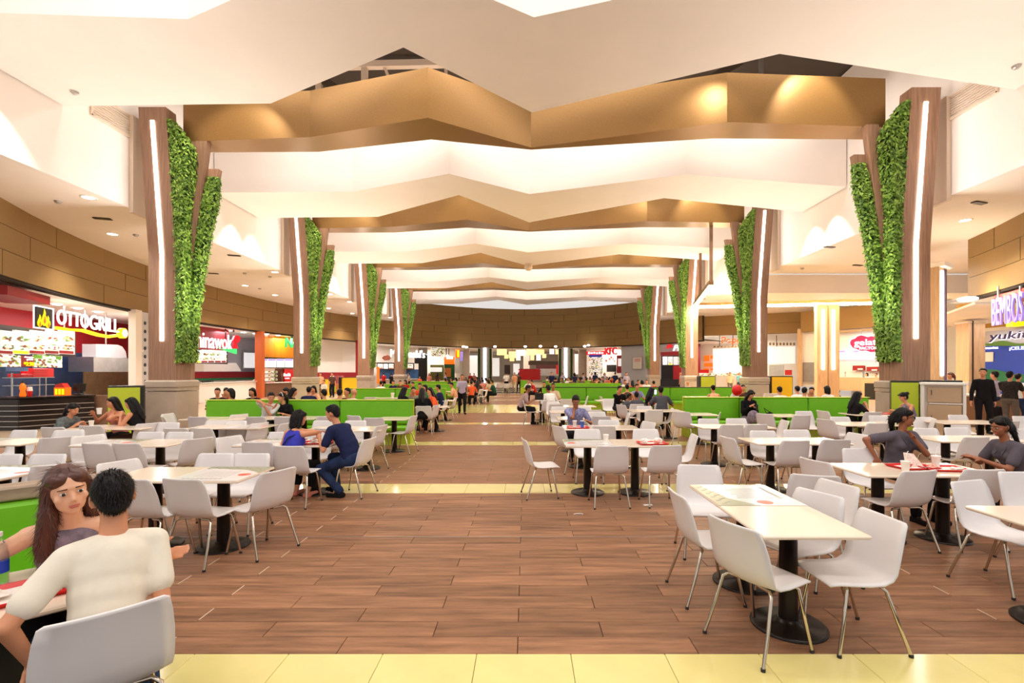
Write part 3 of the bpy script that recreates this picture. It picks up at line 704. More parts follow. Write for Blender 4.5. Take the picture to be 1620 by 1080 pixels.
# --- wok shop
shopwall(236, 408, 6, M_wallgrey); shop_light(330, 2.5, 330, col=(.95, .97, 1)); 
struct(slabpx('trim_orange', 408.5, 524, 413.5, 640, -.05, .5, mat('orange_post', hexc(200, 96, 40), .5))); partition(411, 0, 6.2, M_wallgrey)
light_row([(322, 511), (341, 518), (362, 517), (385, 521), (404, 526)], 1.8, 'round downlight over the noodle shop', 'downlights over the noodle shop')
r = thingpx('noodle_sign', 340, 535, 1, 'white lit noodle shop sign with red ribbon figure and green stroke', 'sign')
slabpx('banner', 300, 515, 361, 553, 1.6, .1, M_darkred, r); wordpx('letters', 'Chinawok', 297, 526, 366, 551, 1.1, M_signw, r, .05, bold=.0)
polypx('ribbon', [(366, 551), (368, 541), (366, 538), (369, 531), (374, 530.5), (379, 534), (376, 541), (372, 543), (374.5, 551)], 1.1, .12, M_signred, r)
polypx('stroke', [(342, 549), (352, 552), (372.5, 551.5), (372.5, 560), (356, 555)], 1.0, .1, M_signgreen, r)
for px, a, b in ((357, 517, 536), (369.5, 519, 532)): slabpx('hanger', px-.6, a, px+.6, b, 1.1, .06, M_dkmetal, r)
menu_row('row of dish photo panels in the noodle shop', [288, 301, 318, 329, 339.5, 350, 358], 553, 573.5, 1.6, [F_grn, F_grn, F_dark, F_red, F_dark, F_teal], None)
r = thingpx('light_box', 395, 570, 5.6, 'white lit poster box on the grey noodle shop wall', 'poster'); slabpx('case', 385, 556.5, 405, 583.5, 5.7, .15, M_metal, r); slabpx('face', 386.5, 558, 403.5, 581.5, 5.58, .1, M_glow, r)
struct(slabpx('trim_maroon', 300, 588, 408, 597.5, 5.85, .1, M_darkred)); struct(slabpx('trim_green', 300, 597.5, 408, 601, 5.85, .1, mat('deep_green', hexc(40, 120, 70), .5)))
tag(polypx('wok_hood', [(300, 574), (352, 574), (362, 587), (300, 587)], 3.5, 1.0, M_wallwhite), 'white tapered hood in the noodle shop', 'hood')
counter('white noodle shop serving counter with red trim', 306, 403, .5, 1.15, M_wallwhite, M_topw)
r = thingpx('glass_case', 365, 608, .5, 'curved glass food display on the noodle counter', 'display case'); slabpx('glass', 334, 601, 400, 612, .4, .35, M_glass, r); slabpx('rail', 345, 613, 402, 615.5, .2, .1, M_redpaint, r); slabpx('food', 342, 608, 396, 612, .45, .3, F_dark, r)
tag(slabpx('till_screen', 320, 602, 330, 611, .5, .1, M_black), 'small black till on the noodle counter', 'till')

# --- orange shop
shopwall(413, 472, 4, M_wallwhite); shop_light(440, 2, 200)
r = thingpx('orange_wall_panel', 438, 550, 2, 'bright orange panelled header in the shop behind the second left column', 'panel')
for k in range(5): slabpx('panel', 414+10*k, 532, 423.6+10*k, 566, 2.0, .1, M_orange, r)
light_row([(421, 528), (440, 530)], 1.2, 'round downlight in the orange shop', 'downlights in the orange shop')
r = thingpx('green_sign', 458, 543, 1, 'green letter sign partly hidden by the second left column', 'sign'); wordpx('letters', 'No', 451, 534.5, 470, 550, 1, M_signgreen, r, .15, bold=.0); slabpx('hanger', 461, 528, 463, 535, 1.1, .08, M_black, r)
menu_row('row of pale menu screens in the orange shop', [412.5, 423.5, 437, 450, 464], 567.5, 581, 1.5, [M_glow], [M_signblue])
r = thingpx('drinks_fridge', 453, 595, 1.8, 'red drinks fridge with white script', 'fridge'); slabpx('cabinet', 445, 583, 460, 608, 1.9, .6, M_red, r); slabpx('side', 440, 583, 445, 608, 2.0, .6, mat('brown_side', hexc(110, 60, 40), .5), r); wordpx('script', 'Coca-Cola', 448, 590, 458.5, 595, 1.55, M_signw, r, .03, shear=.3); wordpx('script', 'cola', 450, 597, 457, 599, 1.55, M_signw, r, .03)
r = thingpx('snack_shelf', 426, 595, 2, 'shelf of snacks behind the orange shop counter', 'shelf'); 
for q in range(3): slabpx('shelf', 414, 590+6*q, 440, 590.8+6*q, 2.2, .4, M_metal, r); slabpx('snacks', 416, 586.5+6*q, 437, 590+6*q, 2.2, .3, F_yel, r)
tag(slabpx('red_tray_stack', 417, 604, 430, 608.3, .5, .4, M_redpaint), 'stack of red trays on the orange shop counter', 'trays')
counter('brown front counter of the orange shop', 413.5, 475, .5, 1.0, mat('brown_front', hexc(120, 84, 60), .5), M_soffit)

# --- white and maroon shop
shopwall(496, 565, 1.2, M_wallwhite, 1.4); shopwall(496, 565, 1.1, M_darkred, 0, 1.75); struct(slabpx('trim_post', 563.5, 538, 565.5, 605, -.05, .15, M_darkred))
for (a, b, c, d, m, lb, g) in ((508, 600, 523, 632, M_yellow, 'yellow tray bin with black frame behind the second left column', -3.0), (541.5, 597.5, 564, 630, M_yellow, 'yellow tray bin left of the third left column', -3.2)):
    r = thingpx('tray_bin', (a+c)/2, d, g, lb, 'bin'); slabpx('body', a-1.5, b-1, c+1.5, 640, g+.3, .5, M_black, r); slabpx('front', a, b, c, 640, g, .1, m, r)
r = thingpx('pastry_stand', 532, 610, -1, 'wooden cake stand cart in front of the white shop', 'cart'); slabpx('body', 524.5, 606, 541, 635, -1, .6, mat('cart_wood', hexc(200, 120, 50), .5), r); slabpx('case', 525, 594, 540, 606, -1, .5, M_glass, r); slabpx('sign', 523, 610, 531, 620, -1.35, .04, M_lime, r)

# --- burger shop with blue white sign
shopwall(565, 662, 5, M_soffit); shop_light(610, 2.2, 400, size=5)
r = thingpx('burger_sign', 645, 559, 0, 'long white lit burger shop sign behind the fourth left column', 'sign'); slabpx('board', 656, 558, 673, 575, .2, .1, M_black, r); wordpx('letters', "McDonald's", 617.5, 553, 671.5, 565.5, 0, M_signw, r, .15, bold=.0)
r = thingpx('dish_photo', 611, 566, 1, 'round photo of a dish above the burger shop', 'poster'); polypx('dish', [(604, 566), (607, 562.5), (612, 561), (616, 563), (618, 566), (615, 569.5), (608, 570)], 1, .08, mat('dish_brown', hexc(170, 84, 40), .5, noise=.4, scale=4), r)
menu_row('yellowish lit menu strip inside the burger shop', [597, 606, 614, 623, 640, 654], 575.5, 583, 3.5, [F_yel, M_glow, F_yel, F_dark])
tag(slabpx('kitchen_block', 598, 584, 660, 600, 4.2, .5, M_navytile), 'bluish kitchen equipment in the burger shop', 'kitchen')
counter('stone front counter of the burger shop', 602, 660, .3, 1.05, M_stone, M_soffit)
shopwall(662, 676, .3, M_black, 0, 3.6); r = thingpx('red_orange_banner', 598, 590, .5, 'orange narrow banner stand left of the burger counter', 'banner'); slabpx('sheet', 596.5, 580, 600, 607, .3, .06, M_signor, r)
# --- small shops to the passage
shopwall(676, 722, 4, M_soffit); shop_light(700, 2, 250)
for nm, a, b, c, d, off, m, lb in (('hanging_board', 682, 549.5, 703.5, 563.5, .8, F_yel, 'yellow hanging food board left of the passage'), ('olive_panel', 681, 577, 702, 602, 2, mat('olive', hexc(110, 100, 40), .5), 'olive shop front with lit menu'), ('round_poster', 703, 566, 719, 602, 1, mat('shop_green', hexc(24, 92, 44), .5), 'green shop front panel left of the passage'), ('orange_header', 703, 565, 719, 576, .8, M_signor, 'orange header above the green shop front'), ('flyer', 704, 582, 713, 596, .7, mat('flyer_orange', hexc(220, 130, 50), .5), 'orange poster on the green shop front'), ('banner', 720.5, 552, 727, 566, .3, M_signor, 'red orange banner with a yellow bar beside the passage'), ('banner_bar', 723.5, 554, 726, 564.5, .1, M_signyel, 'yellow upright bar on the red banner'), ('upright_sign', 728.5, 556, 732, 571, 0, M_signblue, 'narrow lilac upright sign beside the passage'), ('pale_poster', 719.5, 567, 726.5, 590, .4, M_paper, 'pale poster under the red banner')):
    tag(slabpx(nm, a, b, c, d, off, .1, m), lb, 'sign' if 'sign' in nm or 'board' in nm or 'banner' in nm else 'panel')
r = thingpx('small_sign', 711, 564, .3, 'small white lit word sign above the orange header', 'sign'); wordpx('letters', 'Bue', 706.5, 561, 716, 568, .3, M_signw, r, .1, bold=.0); slabpx('hanger', 709.5, 551, 710.5, 561, .4, .06, M_dkmetal, r); slabpx('hanger', 705.5, 551, 706.5, 561, .4, .06, M_dkmetal, r)
tag(slabpx('lit_menu', 681, 581, 699, 588, 1.8, .1, M_glow), 'bright lit menu strip in the olive shop', 'menu')

# --- passage at the far end
Zc = 5.4
struct(MB().box((0, 78.3, Zc+.1), (46, 40, .1)).build('ceiling', M_wallwhite))
struct(MB().box((-11.5, 78, 2.7), (.3, 40, 5.4)).build('wall_left', M_wallwhite)); struct(MB().box((11.5, 78, 2.7), (.3, 40, 5.4)).build('wall_right', M_wallwhite))
struct(MB().box((0, 98, 2.7), (24, .3, 5.4)).build('wall_back', M_wallwhite))
for x in (-5.5, 0, 5.5): lamp('passage_light', 'AREA', (x, 70, 5.3), 300, (1, .95, .88), shape='RECTANGLE', size=4, size_y=26)
def far_box(name, x0, y0, x1, y1, d, th, m, lb, cat, group=None):
    a = at(x0, y0, d); b = at(x1, y1, d)
    return tag(MB().box((0, 0, 0), (b.x-a.x, th, a.z-b.z)).build(name, m, None, ((a.x+b.x)/2, d+th/2, (a.z+b.z)/2)), lb, cat, group)
for i, (a, b, c, d, m) in enumerate([(743, 562, 755, 596, M_glow), (777, 566, 790, 595, M_glow), (798, 577, 807, 592, M_dkmetal), (812, 575, 822, 592, M_glow), (862, 573, 872, 590, M_dkmetal), (906, 560, 918, 592, M_glow)]):
    p = 64 if i in (0, 5) else 90
    far_box('shop_window', a, b, c, d, p, .3, m, ['lit shop window left of the left passage column', 'lit shop window right of the left passage column', 'dark shop front deep in the passage, left', 'lit window deep in the passage, middle', 'dark shop front deep in the passage, right', 'lit shop window right of the right passage column'][i], 'window')
for i, (a, b) in enumerate([(733, 742), (757, 764), (828, 838), (905, 909), (916, 928)]):
    far_box('stone_pillar', a, 553, b, 600 if i != 2 else 592, 60 if i != 2 else 80, .8, M_soffit if i == 2 else M_stone, ['stone pillar beside the lilac sign', 'thin stone pillar left of the left passage column', 'pale pillar in the middle of the passage', 'thin stone pillar right of the right passage column', 'stone pillar left of the blue poster'][i], 'pillar')
for i, (x, y, w, h) in enumerate([(761, 556, 6, 8), (794, 557, 15, 9), (811, 561, 12, 10), (824, 558, 15, 9), (801, 564, 6, 6), (810, 567, 7, 8), (820, 566, 7, 8), (840, 557, 14, 9), (842, 565, 6, 9), (852, 565, 7, 10), (861, 563, 6, 6), (854, 557, 14, 8), (873, 556, 7, 8), (884, 556, 10, 8)]):
    d = 62+ (i*5) % 14; p = at(x, y-h/2, d); r = empty('lantern', p, 0, 'square glowing lantern hanging in the far passage', 'lantern', 'square lanterns in the far passage')
    s_ = w*d/F; MB().box((0, 0, -h*d/F/2), (s_, s_, h*d/F)).build('shade', M_shade if i % 3 else M_glow, r); MB().box((0, 0, (Zc-p.z)/2), (.03, .03, max(.05, Zc-p.z))).build('cable', M_dkmetal, r)
r = empty('brick_kiosk', at(838, 592, 58), 0, 'bright red brick block kiosk in the far passage', 'kiosk')
brk = MB().bbox((0, 0, 0), (.31, .12, .135), .008).mesh('brick')
for j in range(9):
    for i in range(8): link('brick', brk, M_red, r, ((i-3.5)*.32+(.08 if j % 2 else -.08), 0, -.6+j*.145))
MB().box((0, .2, 0), (2.5, .25, 1.35)).build('core', M_darkred, r)
far_box('awning', 836, 571, 884, 577, 75, 1.5, M_dkmetal, 'dark flat canopy of a cafe in the passage', 'canopy'); far_box('cafe_bar', 845, 583, 886, 594, 72, 1, M_steel, 'grey cafe bar beyond the red brick block', 'bar'); far_box('red_board', 880, 577, 887, 592, 66, .3, M_red, 'red upright panel left of the right passage column', 'panel'); far_box('dark_shop', 848, 577, 885, 588, 80, .4, mat('wine', hexc(90, 40, 40), .5), 'dark red shop front behind the cafe bar', 'shop front'); far_box('planter', 744, 596, 768, 602, 53, .8, M_dkmetal, 'dark low planter wall left of the passage', 'planter')
for i, px in enumerate([(733, 548), (738, 549), (783, 548), (831, 548), (855, 547.5), (879, 548), (925, 547.5), (931, 546)]):
    p = at(px[0], px[1], 53.6); tag(MB().ell((0, 0, 0), (.16, .16, .1)).build('downlight', M_down, None, p), 'small bright downlight under the rear fascia edge', 'downlight', 'downlights along the rear fascia edge')

# --- right rear shops
shopwall(928, 986, 3.5, M_soffit); shop_light(955, 2, 250)
r = thingpx('red_word_sign', 943, 558, .5, 'red scalloped sign with white marks above the blue poster', 'sign'); slabpx('board', 928, 555.5, 957, 561, .5, .2, M_signred, r); [slabpx('white_mark', 930.5+4.2*k, 556.6+.4*(k % 2), 933.2+4.2*k, 559.8-.3*(k % 3), .35, .04, M_signw, r) for k in range(6)]
r = thingpx('bucket_sign', 966, 556, .3, 'big red and white letter sign of the chicken shop', 'sign'); wordpx('letters', 'KFC', 958, 549.5, 976, 561, .3, M_signred, r, .3, bold=.0); slabpx('stripe', 957.5, 550, 960, 561.5, .4, .1, M_signw, r)
tag(slabpx('blue_poster', 932, 562, 953, 594, 1.5, .1, food_mat('print_blue', hexc(120, 190, 230), 8)), 'tall pale blue lit poster beside the chicken shop', 'poster'); tag(slabpx('blue_header', 932, 561, 952, 564.5, 1.3, .1, M_blue), 'dark blue strip on top of the pale blue poster', 'panel')
r = thingpx('tile_motif', 968, 568, 2.5, 'scattered red square tiles on the chicken shop wall', 'wall decoration')
for (x, y, s_) in ((959, 570, 2.6), (964, 567.5, 2), (967, 565, 2.4), (970, 568, 1.6), (972, 571, 1.6), (966, 562.5, 1.2)): slabpx('tile', x-s_/2, y-s_/2, x+s_/2, y+s_/2, 3.35, .06, M_redpaint, r)
tag(slabpx('dark_hatch', 960, 577, 975, 588, 2.8, .1, M_black), 'black serving hatch of the chicken shop', 'hatch'); tag(slabpx('red_corner', 976, 562, 983, 590, 1.8, .1, M_darkred), 'dark red wall strip of the chicken shop', 'panel'); tag(slabpx('menu_screen', 978, 567, 984, 579, 1.5, .1, M_glow), 'white lit menu screen of the chicken shop', 'menu')
shopwall(983, 1046, .4, M_wallgrey)
r = thingpx('framed_poster', 1007, 574, .2, 'white framed poster on the pale grey wall', 'poster'); slabpx('frame', 1000, 564, 1015.5, 584, .25, .1, M_metal, r); slabpx('sheet', 1001.5, 565, 1015, 583, .17, .06, M_paper, r); slabpx('print', 1004, 567, 1013, 572, .13, .03, mat('pink_print', hexc(230, 180, 180), .6), r)
shopwall(1046, 1108, 4, M_darkred); shop_light(1065, 2, 260)
r = thingpx('pizza_sign', 1070, 548, 0, 'red hat and white script sign above the red shop', 'sign'); slabpx('board', 1045, 539, 1085, 556, .3, .1, M_wallgrey, r)
polypx('hat', [(1053, 551.5), (1057, 549.5), (1058.5, 545.5), (1062, 544), (1065.5, 546), (1066.5, 548.5), (1063, 550), (1058, 551)], .1, .1, M_signred, r, .15); wordpx('letters', 'Pizza', 1067.5, 545, 1096, 554, .1, M_signw, r, .1, shear=.3, push=.2, bold=.0)
struct(slabpx('trim_redband', 1046, 556, 1085, 562, .1, .15, M_redpaint)); menu_row('row of white menu screens in the red hat shop', [1048, 1056.5, 1065, 1073, 1080], 564, 577, 1.2, [M_glow, food_mat('pizza_print', hexc(200, 190, 170), 9)]); tag(slabpx('dark_oven', 1046, 578, 1064, 603, 2, .2, M_black), 'dark kitchen opening of the red hat shop', 'hatch'); counter('dark counter of the red hat shop', 1046, 1085, .3, 1.05, M_black, M_black)

# --- orange letter chicken shop and side corridor (world coordinates, wall plane turns into the corridor)
def facing(px0, px1, d0, d1):
    a = Vector(((px0-CX)*d0/F, d0, 0)); b = Vector(((px1-CX)*d1/F, d1, 0)); return a, b
class Plane:
    def __init__(s, x0, d0, x1, d1): s.x0, s.x1 = x0, x1; s.a, s.b = facing(x0, x1, d0, d1); s.d = s.b-s.a; s.rz = math.atan2(s.d.y, s.d.x); s.n = Vector((s.d.y, -s.d.x, 0)).normalized()
    def pt(s, px, off=0):                       # sight line of px meets the plane moved off metres back
        k = (px-CX)/F; a = s.a-s.n*off
        t = (k*a.y-a.x)/(s.d.x-k*s.d.y); return a+s.d*t
    def slab(s, name, x0, y0, x1, y1, off, th, m, root=None):
        a, b = s.pt(x0, off), s.pt(x1, off); c = (a+b)/2; za, zb = zof(y1, c.y), zof(y0, c.y)
        o = MB().box((0, 0, 0), ((b-a).length, th, zb-za)).build(name, m, None, (c.x, c.y, (za+zb)/2)); o.rotation_euler = (0, 0, s.rz)
        return adopt(o, root) if root else o
    def word(s, name, body, x0, y0, x1, y1, off, m, root=None, depth=.1, **kw):
        a, b = s.pt(x0, off), s.pt(x1, off); c = (a+b)/2; za, zb = zof(y1, c.y), zof(y0, c.y)
        me = text_mesh(body, 1.0, depth, **kw); xs = [v.co.x for v in me.vertices]; zs = [v.co.z for v in me.vertices]
        sx = (b-a).length/(max(xs)-min(xs)); sz = (zb-za)/(max(zs)-min(zs)); o = link(name, me, m); o.scale = (sx, 1, sz); o.rotation_euler = (0, 0, s.rz)
        o.location = Vector((c.x, c.y, (za+zb)/2))+Matrix.Rotation(s.rz, 3, 'Z') @ Vector((-sx*(max(xs)+min(xs))/2, 0, -sz*(max(zs)+min(zs))/2))
        return adopt(o, root) if root else o
    def thing(s, name, px, py, off, lb, cat): p = s.pt(px, off); return empty(name, (p.x, p.y, zof(py, p.y)), 0, lb, cat)
    def poly(s, name, pts, off, th, m, root=None):
        P_ = []
        for px, py in pts: g = s.pt(px, off); P_.append(Vector((g.x, g.y, zof(py, g.y))))
        o = MB().slab(P_, s.n*th).build(name, m); return adopt(o, root) if root else o
PA = Plane(1100, 45.5, 1268, 41)
struct(PA.slab('wall_shop', 1088, 500, 1290, 600+10, 4.5, .15, M_wallwhite)); struct(PA.slab('wall_partition', 1262, 520, 1268.5, 612, 0, .4, M_soffit)); lamp('shop_ceiling_light', 'AREA', (18.5, 45.2, 4.9), 260, (1, .93, .82), shape='RECTANGLE', size=7, size_y=1.5)
struct(PA.slab('wall_header', 1100, 503, 1170, 531, -.1, .1, M_brown))
r = PA.thing('orange_sign', 1165, 538, 0, 'fat orange hanging letters over the bright chicken counter', 'sign'); PA.word('letters', 'Popeyes', 1142, 532, 1193, 545.5, 0, M_signor, r, .2, bold=.0)
for px in (1138.5, 1159.5, 1228.5): PA.slab('hanger', px-.5, 530, px+.5, 548, 0, .05, M_dkmetal, r)
r = PA.thing('menu_canopy', 1150, 570, 1.5, 'glowing white menu wall with a brown checked trim', 'menu'); PA.slab('face', 1128, 551, 1176, 590, 2.5, .1, M_glow, r); PA.slab('face', 1214, 548, 1258, 575, 2.5, .1, M_glow, r)
for k in range(8): PA.slab('check', 1129+5.6*k, 547, 1132+5.6*k, 549.5, 1.5, .1, M_brown, r); PA.slab('check', 1217+5.4*k, 542, 1220+5.4*k, 546, 1.5, .1, M_brown, r)
for i, (a, b, c, d) in enumerate([(1114, 562, 1122, 571), (1124, 562, 1132, 567), (1114, 574, 1132, 579.5), (1113, 582.5, 1121, 586), (1124, 582.5, 1132, 585.5)]):
    tag(PA.slab('red_poster', a, b, c, d, 4.2, .06, M_signor), 'small red orange poster on the bright chicken shop wall', 'poster', 'red orange posters in the chicken shop')
tag(PA.slab('promo_board', 1107, 584.5, 1121.5, 592, .2, .1, M_red), 'red promo board right of the third right column', 'sign'); 
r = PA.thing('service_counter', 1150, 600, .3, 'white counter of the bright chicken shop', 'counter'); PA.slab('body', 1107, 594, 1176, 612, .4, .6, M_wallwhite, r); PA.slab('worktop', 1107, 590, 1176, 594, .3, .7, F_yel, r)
tag(PA.slab('red_bin', 1242, 585, 1253, 593, .5, .5, M_red), 'round red tub on the chicken shop counter', 'tub'); tag(PA.slab('fryer', 1217, 577, 1240, 594, 2, .6, M_steel), 'steel fryers behind the chicken counter', 'fryer'); tag(PA.slab('wall_clock', 1254, 577, 1261, 585, .6, .05, M_paper), 'pale round plate on the chicken shop end wall', 'plate')
for (a, c, lb, d_, m) in ((1109, 1131, 'lime green tray bin right of the third right column', 29.5, M_lime), (1221, 1253, 'yellow tray bin right of the second right column', 23.5, M_yellow)):
    p = at((a+c)/2, 0, d_); w = (c-a)*d_/F; z = zof(594.5, d_); r = empty('tray_bin', (p.x, p.y, 0), 0, lb, 'bin'); MB().bbox((0, .3, z/2), (w+.12, .56, z), .02).build('body', M_black, r); MB().box((0, 0, z/2), (w, .05, z-.1)).build('front', m, r)
PG = Plane(1268, 38.5, 1400, 33.5)
struct(PG.slab('wall_shop', 1266, 521, 1410, 612, .6, .1, M_wallwhite)); struct(PG.slab('wall_header', 1268, 487, 1405, 521, .0, .2, M_brown)); struct(PG.slab('trim_oak', 1263, 521, 1268, 610, -.1, .3, M_oak)); tag(PG.slab('steel_shutter', 1270, 573, 1297, 604, .2, .1, M_steel), 'grey steel shutter left of the double light pillar', 'shutter')
struct(PG.slab('trim_oak', 1327, 521, 1405, 524, 0, .5, M_oak))
r = PG.thing('gelato_sign', 1372, 541, -.4, 'pink cloud shaped ice cream sign with white outline', 'sign')
cl = [(1346, 545), (1345.5, 541), (1348, 537), (1353, 535.5), (1357, 532), (1363, 530), (1369, 531.5), (1373, 533), (1379, 531.5), (1386, 532), (1391, 535), (1395, 534), (1400, 539), (1400, 547), (1395, 552), (1388, 556.5), (1378, 557), (1371, 554.5), (1362, 555), (1356, 552), (1350, 550)]
PG.poly('outline', [(1373+(x-1373)*1.05, 543.5+(y-543.5)*1.09) for x, y in cl], -.3, .08, M_signw, r); PG.poly('cloud', cl, -.4, .08, mat('sign_pink', hexc(190, 20, 80), .4, emit=.12), r)
PG.word('letters', 'gelato', 1351.5, 536, 1397, 549, -.55, M_signw, r, .06, bold=.0); PG.word('letters', 'FACTORY', 1360, 548, 1392, 552.5, -.55, M_signw, r, .06, bold=.0)
for px in (1363, 1381): PG.slab('hanger', px-.3, 521, px+.3, 532, -.3, .04, M_metal, r)
r = PG.thing('menu_board', 1360, 562, 1.0, 'row of pale lilac menu screens under the ice cream sign', 'menu')
for a, b in ((1327.5, 1349), (1350.5, 1371), (1372, 1392)): PG.slab('menu_panel', a, 556, b, 568, .2, .06, mat('lilac_screen', hexc(214, 220, 250), .4, emit=.9), r); PG.slab('menu_caption', a, 554.5, a+9, 557, .1, .04, M_signblue, r)
for i, (a, b, c, d) in enumerate([(1350, 578, 1368, 585.5), (1372, 580, 1390.5, 587)]): 
    r = PG.thing('wall_niche', (a+c)/2, d, .2, ['left red wall niche with white cups', 'right red wall niche with white cups'][i], 'niche'); PG.slab('box', a, b, c, d, .3, .2, M_darkred, r); PG.slab('cups', a+7, d-3, c-3, d-.8, .15, .05, M_paper, r)
r = PG.thing('service_counter', 1365, 600, -1, 'pale oak ice cream counter with dark inset', 'counter'); PG.slab('body', 1330, 597, 1400, 618, -1.4, .6, M_oak, r); PG.slab('inset', 1369, 606, 1384, 636, -3, .2, M_black, r); PG.slab('pedestal', 1365, 600, 1392, 640, -2.8, .3, M_oak, r); PG.slab('glass', 1338, 588, 1366, 597, -1.3, .3, M_glass, r)
tag(PG.slab('exit_box', 1286, 557, 1292, 560.5, .1, .1, M_paper), 'small white emergency light box on the corridor wall', 'emergency light')
lamp('corridor_light', 'AREA', (20, 31.5, 5.2), 70, (1, .9, .72), shape='RECTANGLE', size=8, size_y=2)
# double light pillar in the corridor
p = at(1308, 0, 30.3); e = empty('light_pillar', (p.x, p.y, 0), -.25, 'pale oak pillar with two white light strips in the side corridor', 'pillar')
MB().bbox((-.33, 0, 3.0), (.58, .6, 6.0), .01).build('shaft', M_oak, e); MB().bbox((.33, .1, 3.0), (.62, .6, 6.0), .01).build('shaft', M_oak, e)
for x, y in ((-.3, -.32), (.3, -.22)): MB().box((x, y, 3.8), (.13, .05, 3.7)).build('light_strip', M_led, e)
# big square pillar at right with strips on two faces, and the plain one behind it
p = at(1494, 0, 19.6); e = empty('light_pillar', (p.x, p.y, 0), .62, 'square oak and plum pillar with white strips behind the nearest right column', 'pillar')
MB().bbox((-.34, .45, 3.0), (.6, .9, 6.0), .01).build('shaft', M_oak, e); MB().bbox((.04, .5, 2.98), (.18, 1.1, 5.96), .01).build('plum_face', mat('plum', hexc(96, 70, 92), .4), e)
MB().box((-.36, -.02, 3.75), (.12, .06, 4.2)).build('light_strip', M_led, e); MB().box((.145, .45, 3.75), (.06, .12, 4.2)).build('light_strip', M_led, e); MB().bbox((-.2, .45, 6.08), (1.1, 1.3, .18), .02).build('capital', M_soffit, e)
p = at(1535, 0, 26); e = empty('oak_pillar', (p.x, p.y, 0), 0, 'plain oak pillar with stone foot behind the standing man in black', 'pillar')
MB().bbox((0, 0, 2.85), (.88, .8, 3.1), .02).build('shaft', M_oak, e); MB().bbox((0, 0, .65), (1.0, .9, 1.3), .02).build('stone_base', M_stone, e); MB().bbox((0, 0, 4.43), (.95, .85, .1), .02).build('capital', M_soffit, e); MB().box((-.25, -.42, 2.5), (.05, .05, 4.0)).build('pipe', M_dkmetal, e)
# --- play shop and burger sign at the right edge
PB = Plane(1545, 29, 1680, 25)
struct(PB.slab('wall_shop', 1546, 545, 1700, 640, 0, .2, M_blue)); struct(PB.slab('wall_header', 1546, 520, 1700, 545, 0, .2, M_wallgrey)); struct(PB.slab('wall_header', 1515, 470, 1720, 515, -.3, .2, mat('ochre', hexc(190, 146, 60), .5)))
struct(MB().prism([(18.6, 20), (32, 20), (32, 30), (24, 30)], 4.6, 4.7).build('ceiling', M_soffit))
pts = [(1546+6*k, 541+2.2*math.sin(k*.7)) for k in range(22)]; o = PB.poly('hill_border', pts+[(1672, 547), (1546, 547)], -.12, .05, mat('grass_print', hexc(96, 140, 50), .5)); tag(o, 'green hill border along the top of the blue play shop wall', 'wall decoration')
pts = [(1546+6*k, 588-4*math.sin(k*.42)) for k in range(22)]; o = PB.poly('hill_print', pts+[(1672, 604), (1546, 604)], -.12, .05, mat('hill_green', hexc(20, 110, 70), .5)); tag(o, 'dark green hill printed low on the blue play shop wall', 'wall decoration')
r = PB.thing('play_sign', 1595, 532, -.5, 'dark purple hand drawn letters with white edges over the blue wall', 'sign'); PB.word('edge', 'yukit', 1564.5, 524.5, 1628, 540.8, -.38, M_signw, r, .06, bold=.01, shear=.15); PB.word('letters', 'yukit', 1564, 524, 1627, 540, -.55, mat('purple', hexc(60, 30, 110), .4), r, .06, bold=.0, shear=.15)
r = PB.thing('play_words', 1595, 552, -.2, 'white party words printed on the blue play shop wall', 'sign'); PB.word('words', 'CUMPLEAÑOS', 1551, 548.5, 1579, 552, -.14, M_signw, r, .03); PB.word('words', '¡CELEBRA!', 1597, 547.5, 1640, 554, -.14, M_signw, r, .03)
tag(PB.slab('wall_card', 1550, 557, 1571.5, 572, -.14, .04, M_paper), 'white card on the blue play shop wall', 'poster')
lamp('play_light', 'AREA', (23, 24, 4.4), 70, (1, .95, .95), shape='RECTANGLE', size=6, size_y=3)
r = thingpx('burger_letters', 1600, 490, -.1, 'lilac lit hanging letters with red back, cut by the right frame edge', 'sign')
wordpx('letters', 'BEMBOS', 1573, 467, 1622, 512, -.1, M_signblue, r, .05, bold=.0); wordpx('back_letters', 'BEMBOS', 1574, 465.5, 1623, 510.5, .05, M_redpaint, r, .04, bold=.0)
slabpx('red_arch', 1590, 461, 1640, 474, .3, .6, M_red, r); slabpx('cream_block', 1589, 474, 1598, 480, .1, .3, M_soffit, r); slabpx('yellow_block', 1601, 509, 1612, 516, .0, .3, M_signyel, r)
for px in (1580, 1615): slabpx('hanger', px-1, 452, px+1, 486, 0, .06, M_metal, r)
tag(slabpx('ceiling_panel', 1572, 455, 1640, 461, .8, .5, M_wallwhite), 'white ceiling panel above the lilac letters', 'panel')
p = at(1531, 473, 17.4); tag(MB().ell((0, 0, 0), (.3, .3, .08)).build('floodlight', M_ledwarm, None, p), 'dazzling warm lamp right of the plum pillar', 'lamp'); lamp('floodlight_beam', 'POINT', p-Vector((0, .2, .25)), 40, (1, .8, .5), shadow_soft_size=.15)
tag(slabpx('far_soffit_trim', 1500, 470, 1500.5, 471, 0, .02, M_gap), None, None) if False else None
p = at(1600, 0, 15.2); e = empty('service_counter', (p.x+.3, p.y+.5, 0), -.5, 'wooden burger counter at the right frame edge', 'counter'); MB().bbox((0, 0, .5), (3.2, .7, 1.0), .02).build('body', mat('counter_wood', hexc(150, 105, 70), .5), e); MB().bbox((0, -.02, 1.03), (3.3, .8, .06), .012).build('worktop', M_soffit, e)
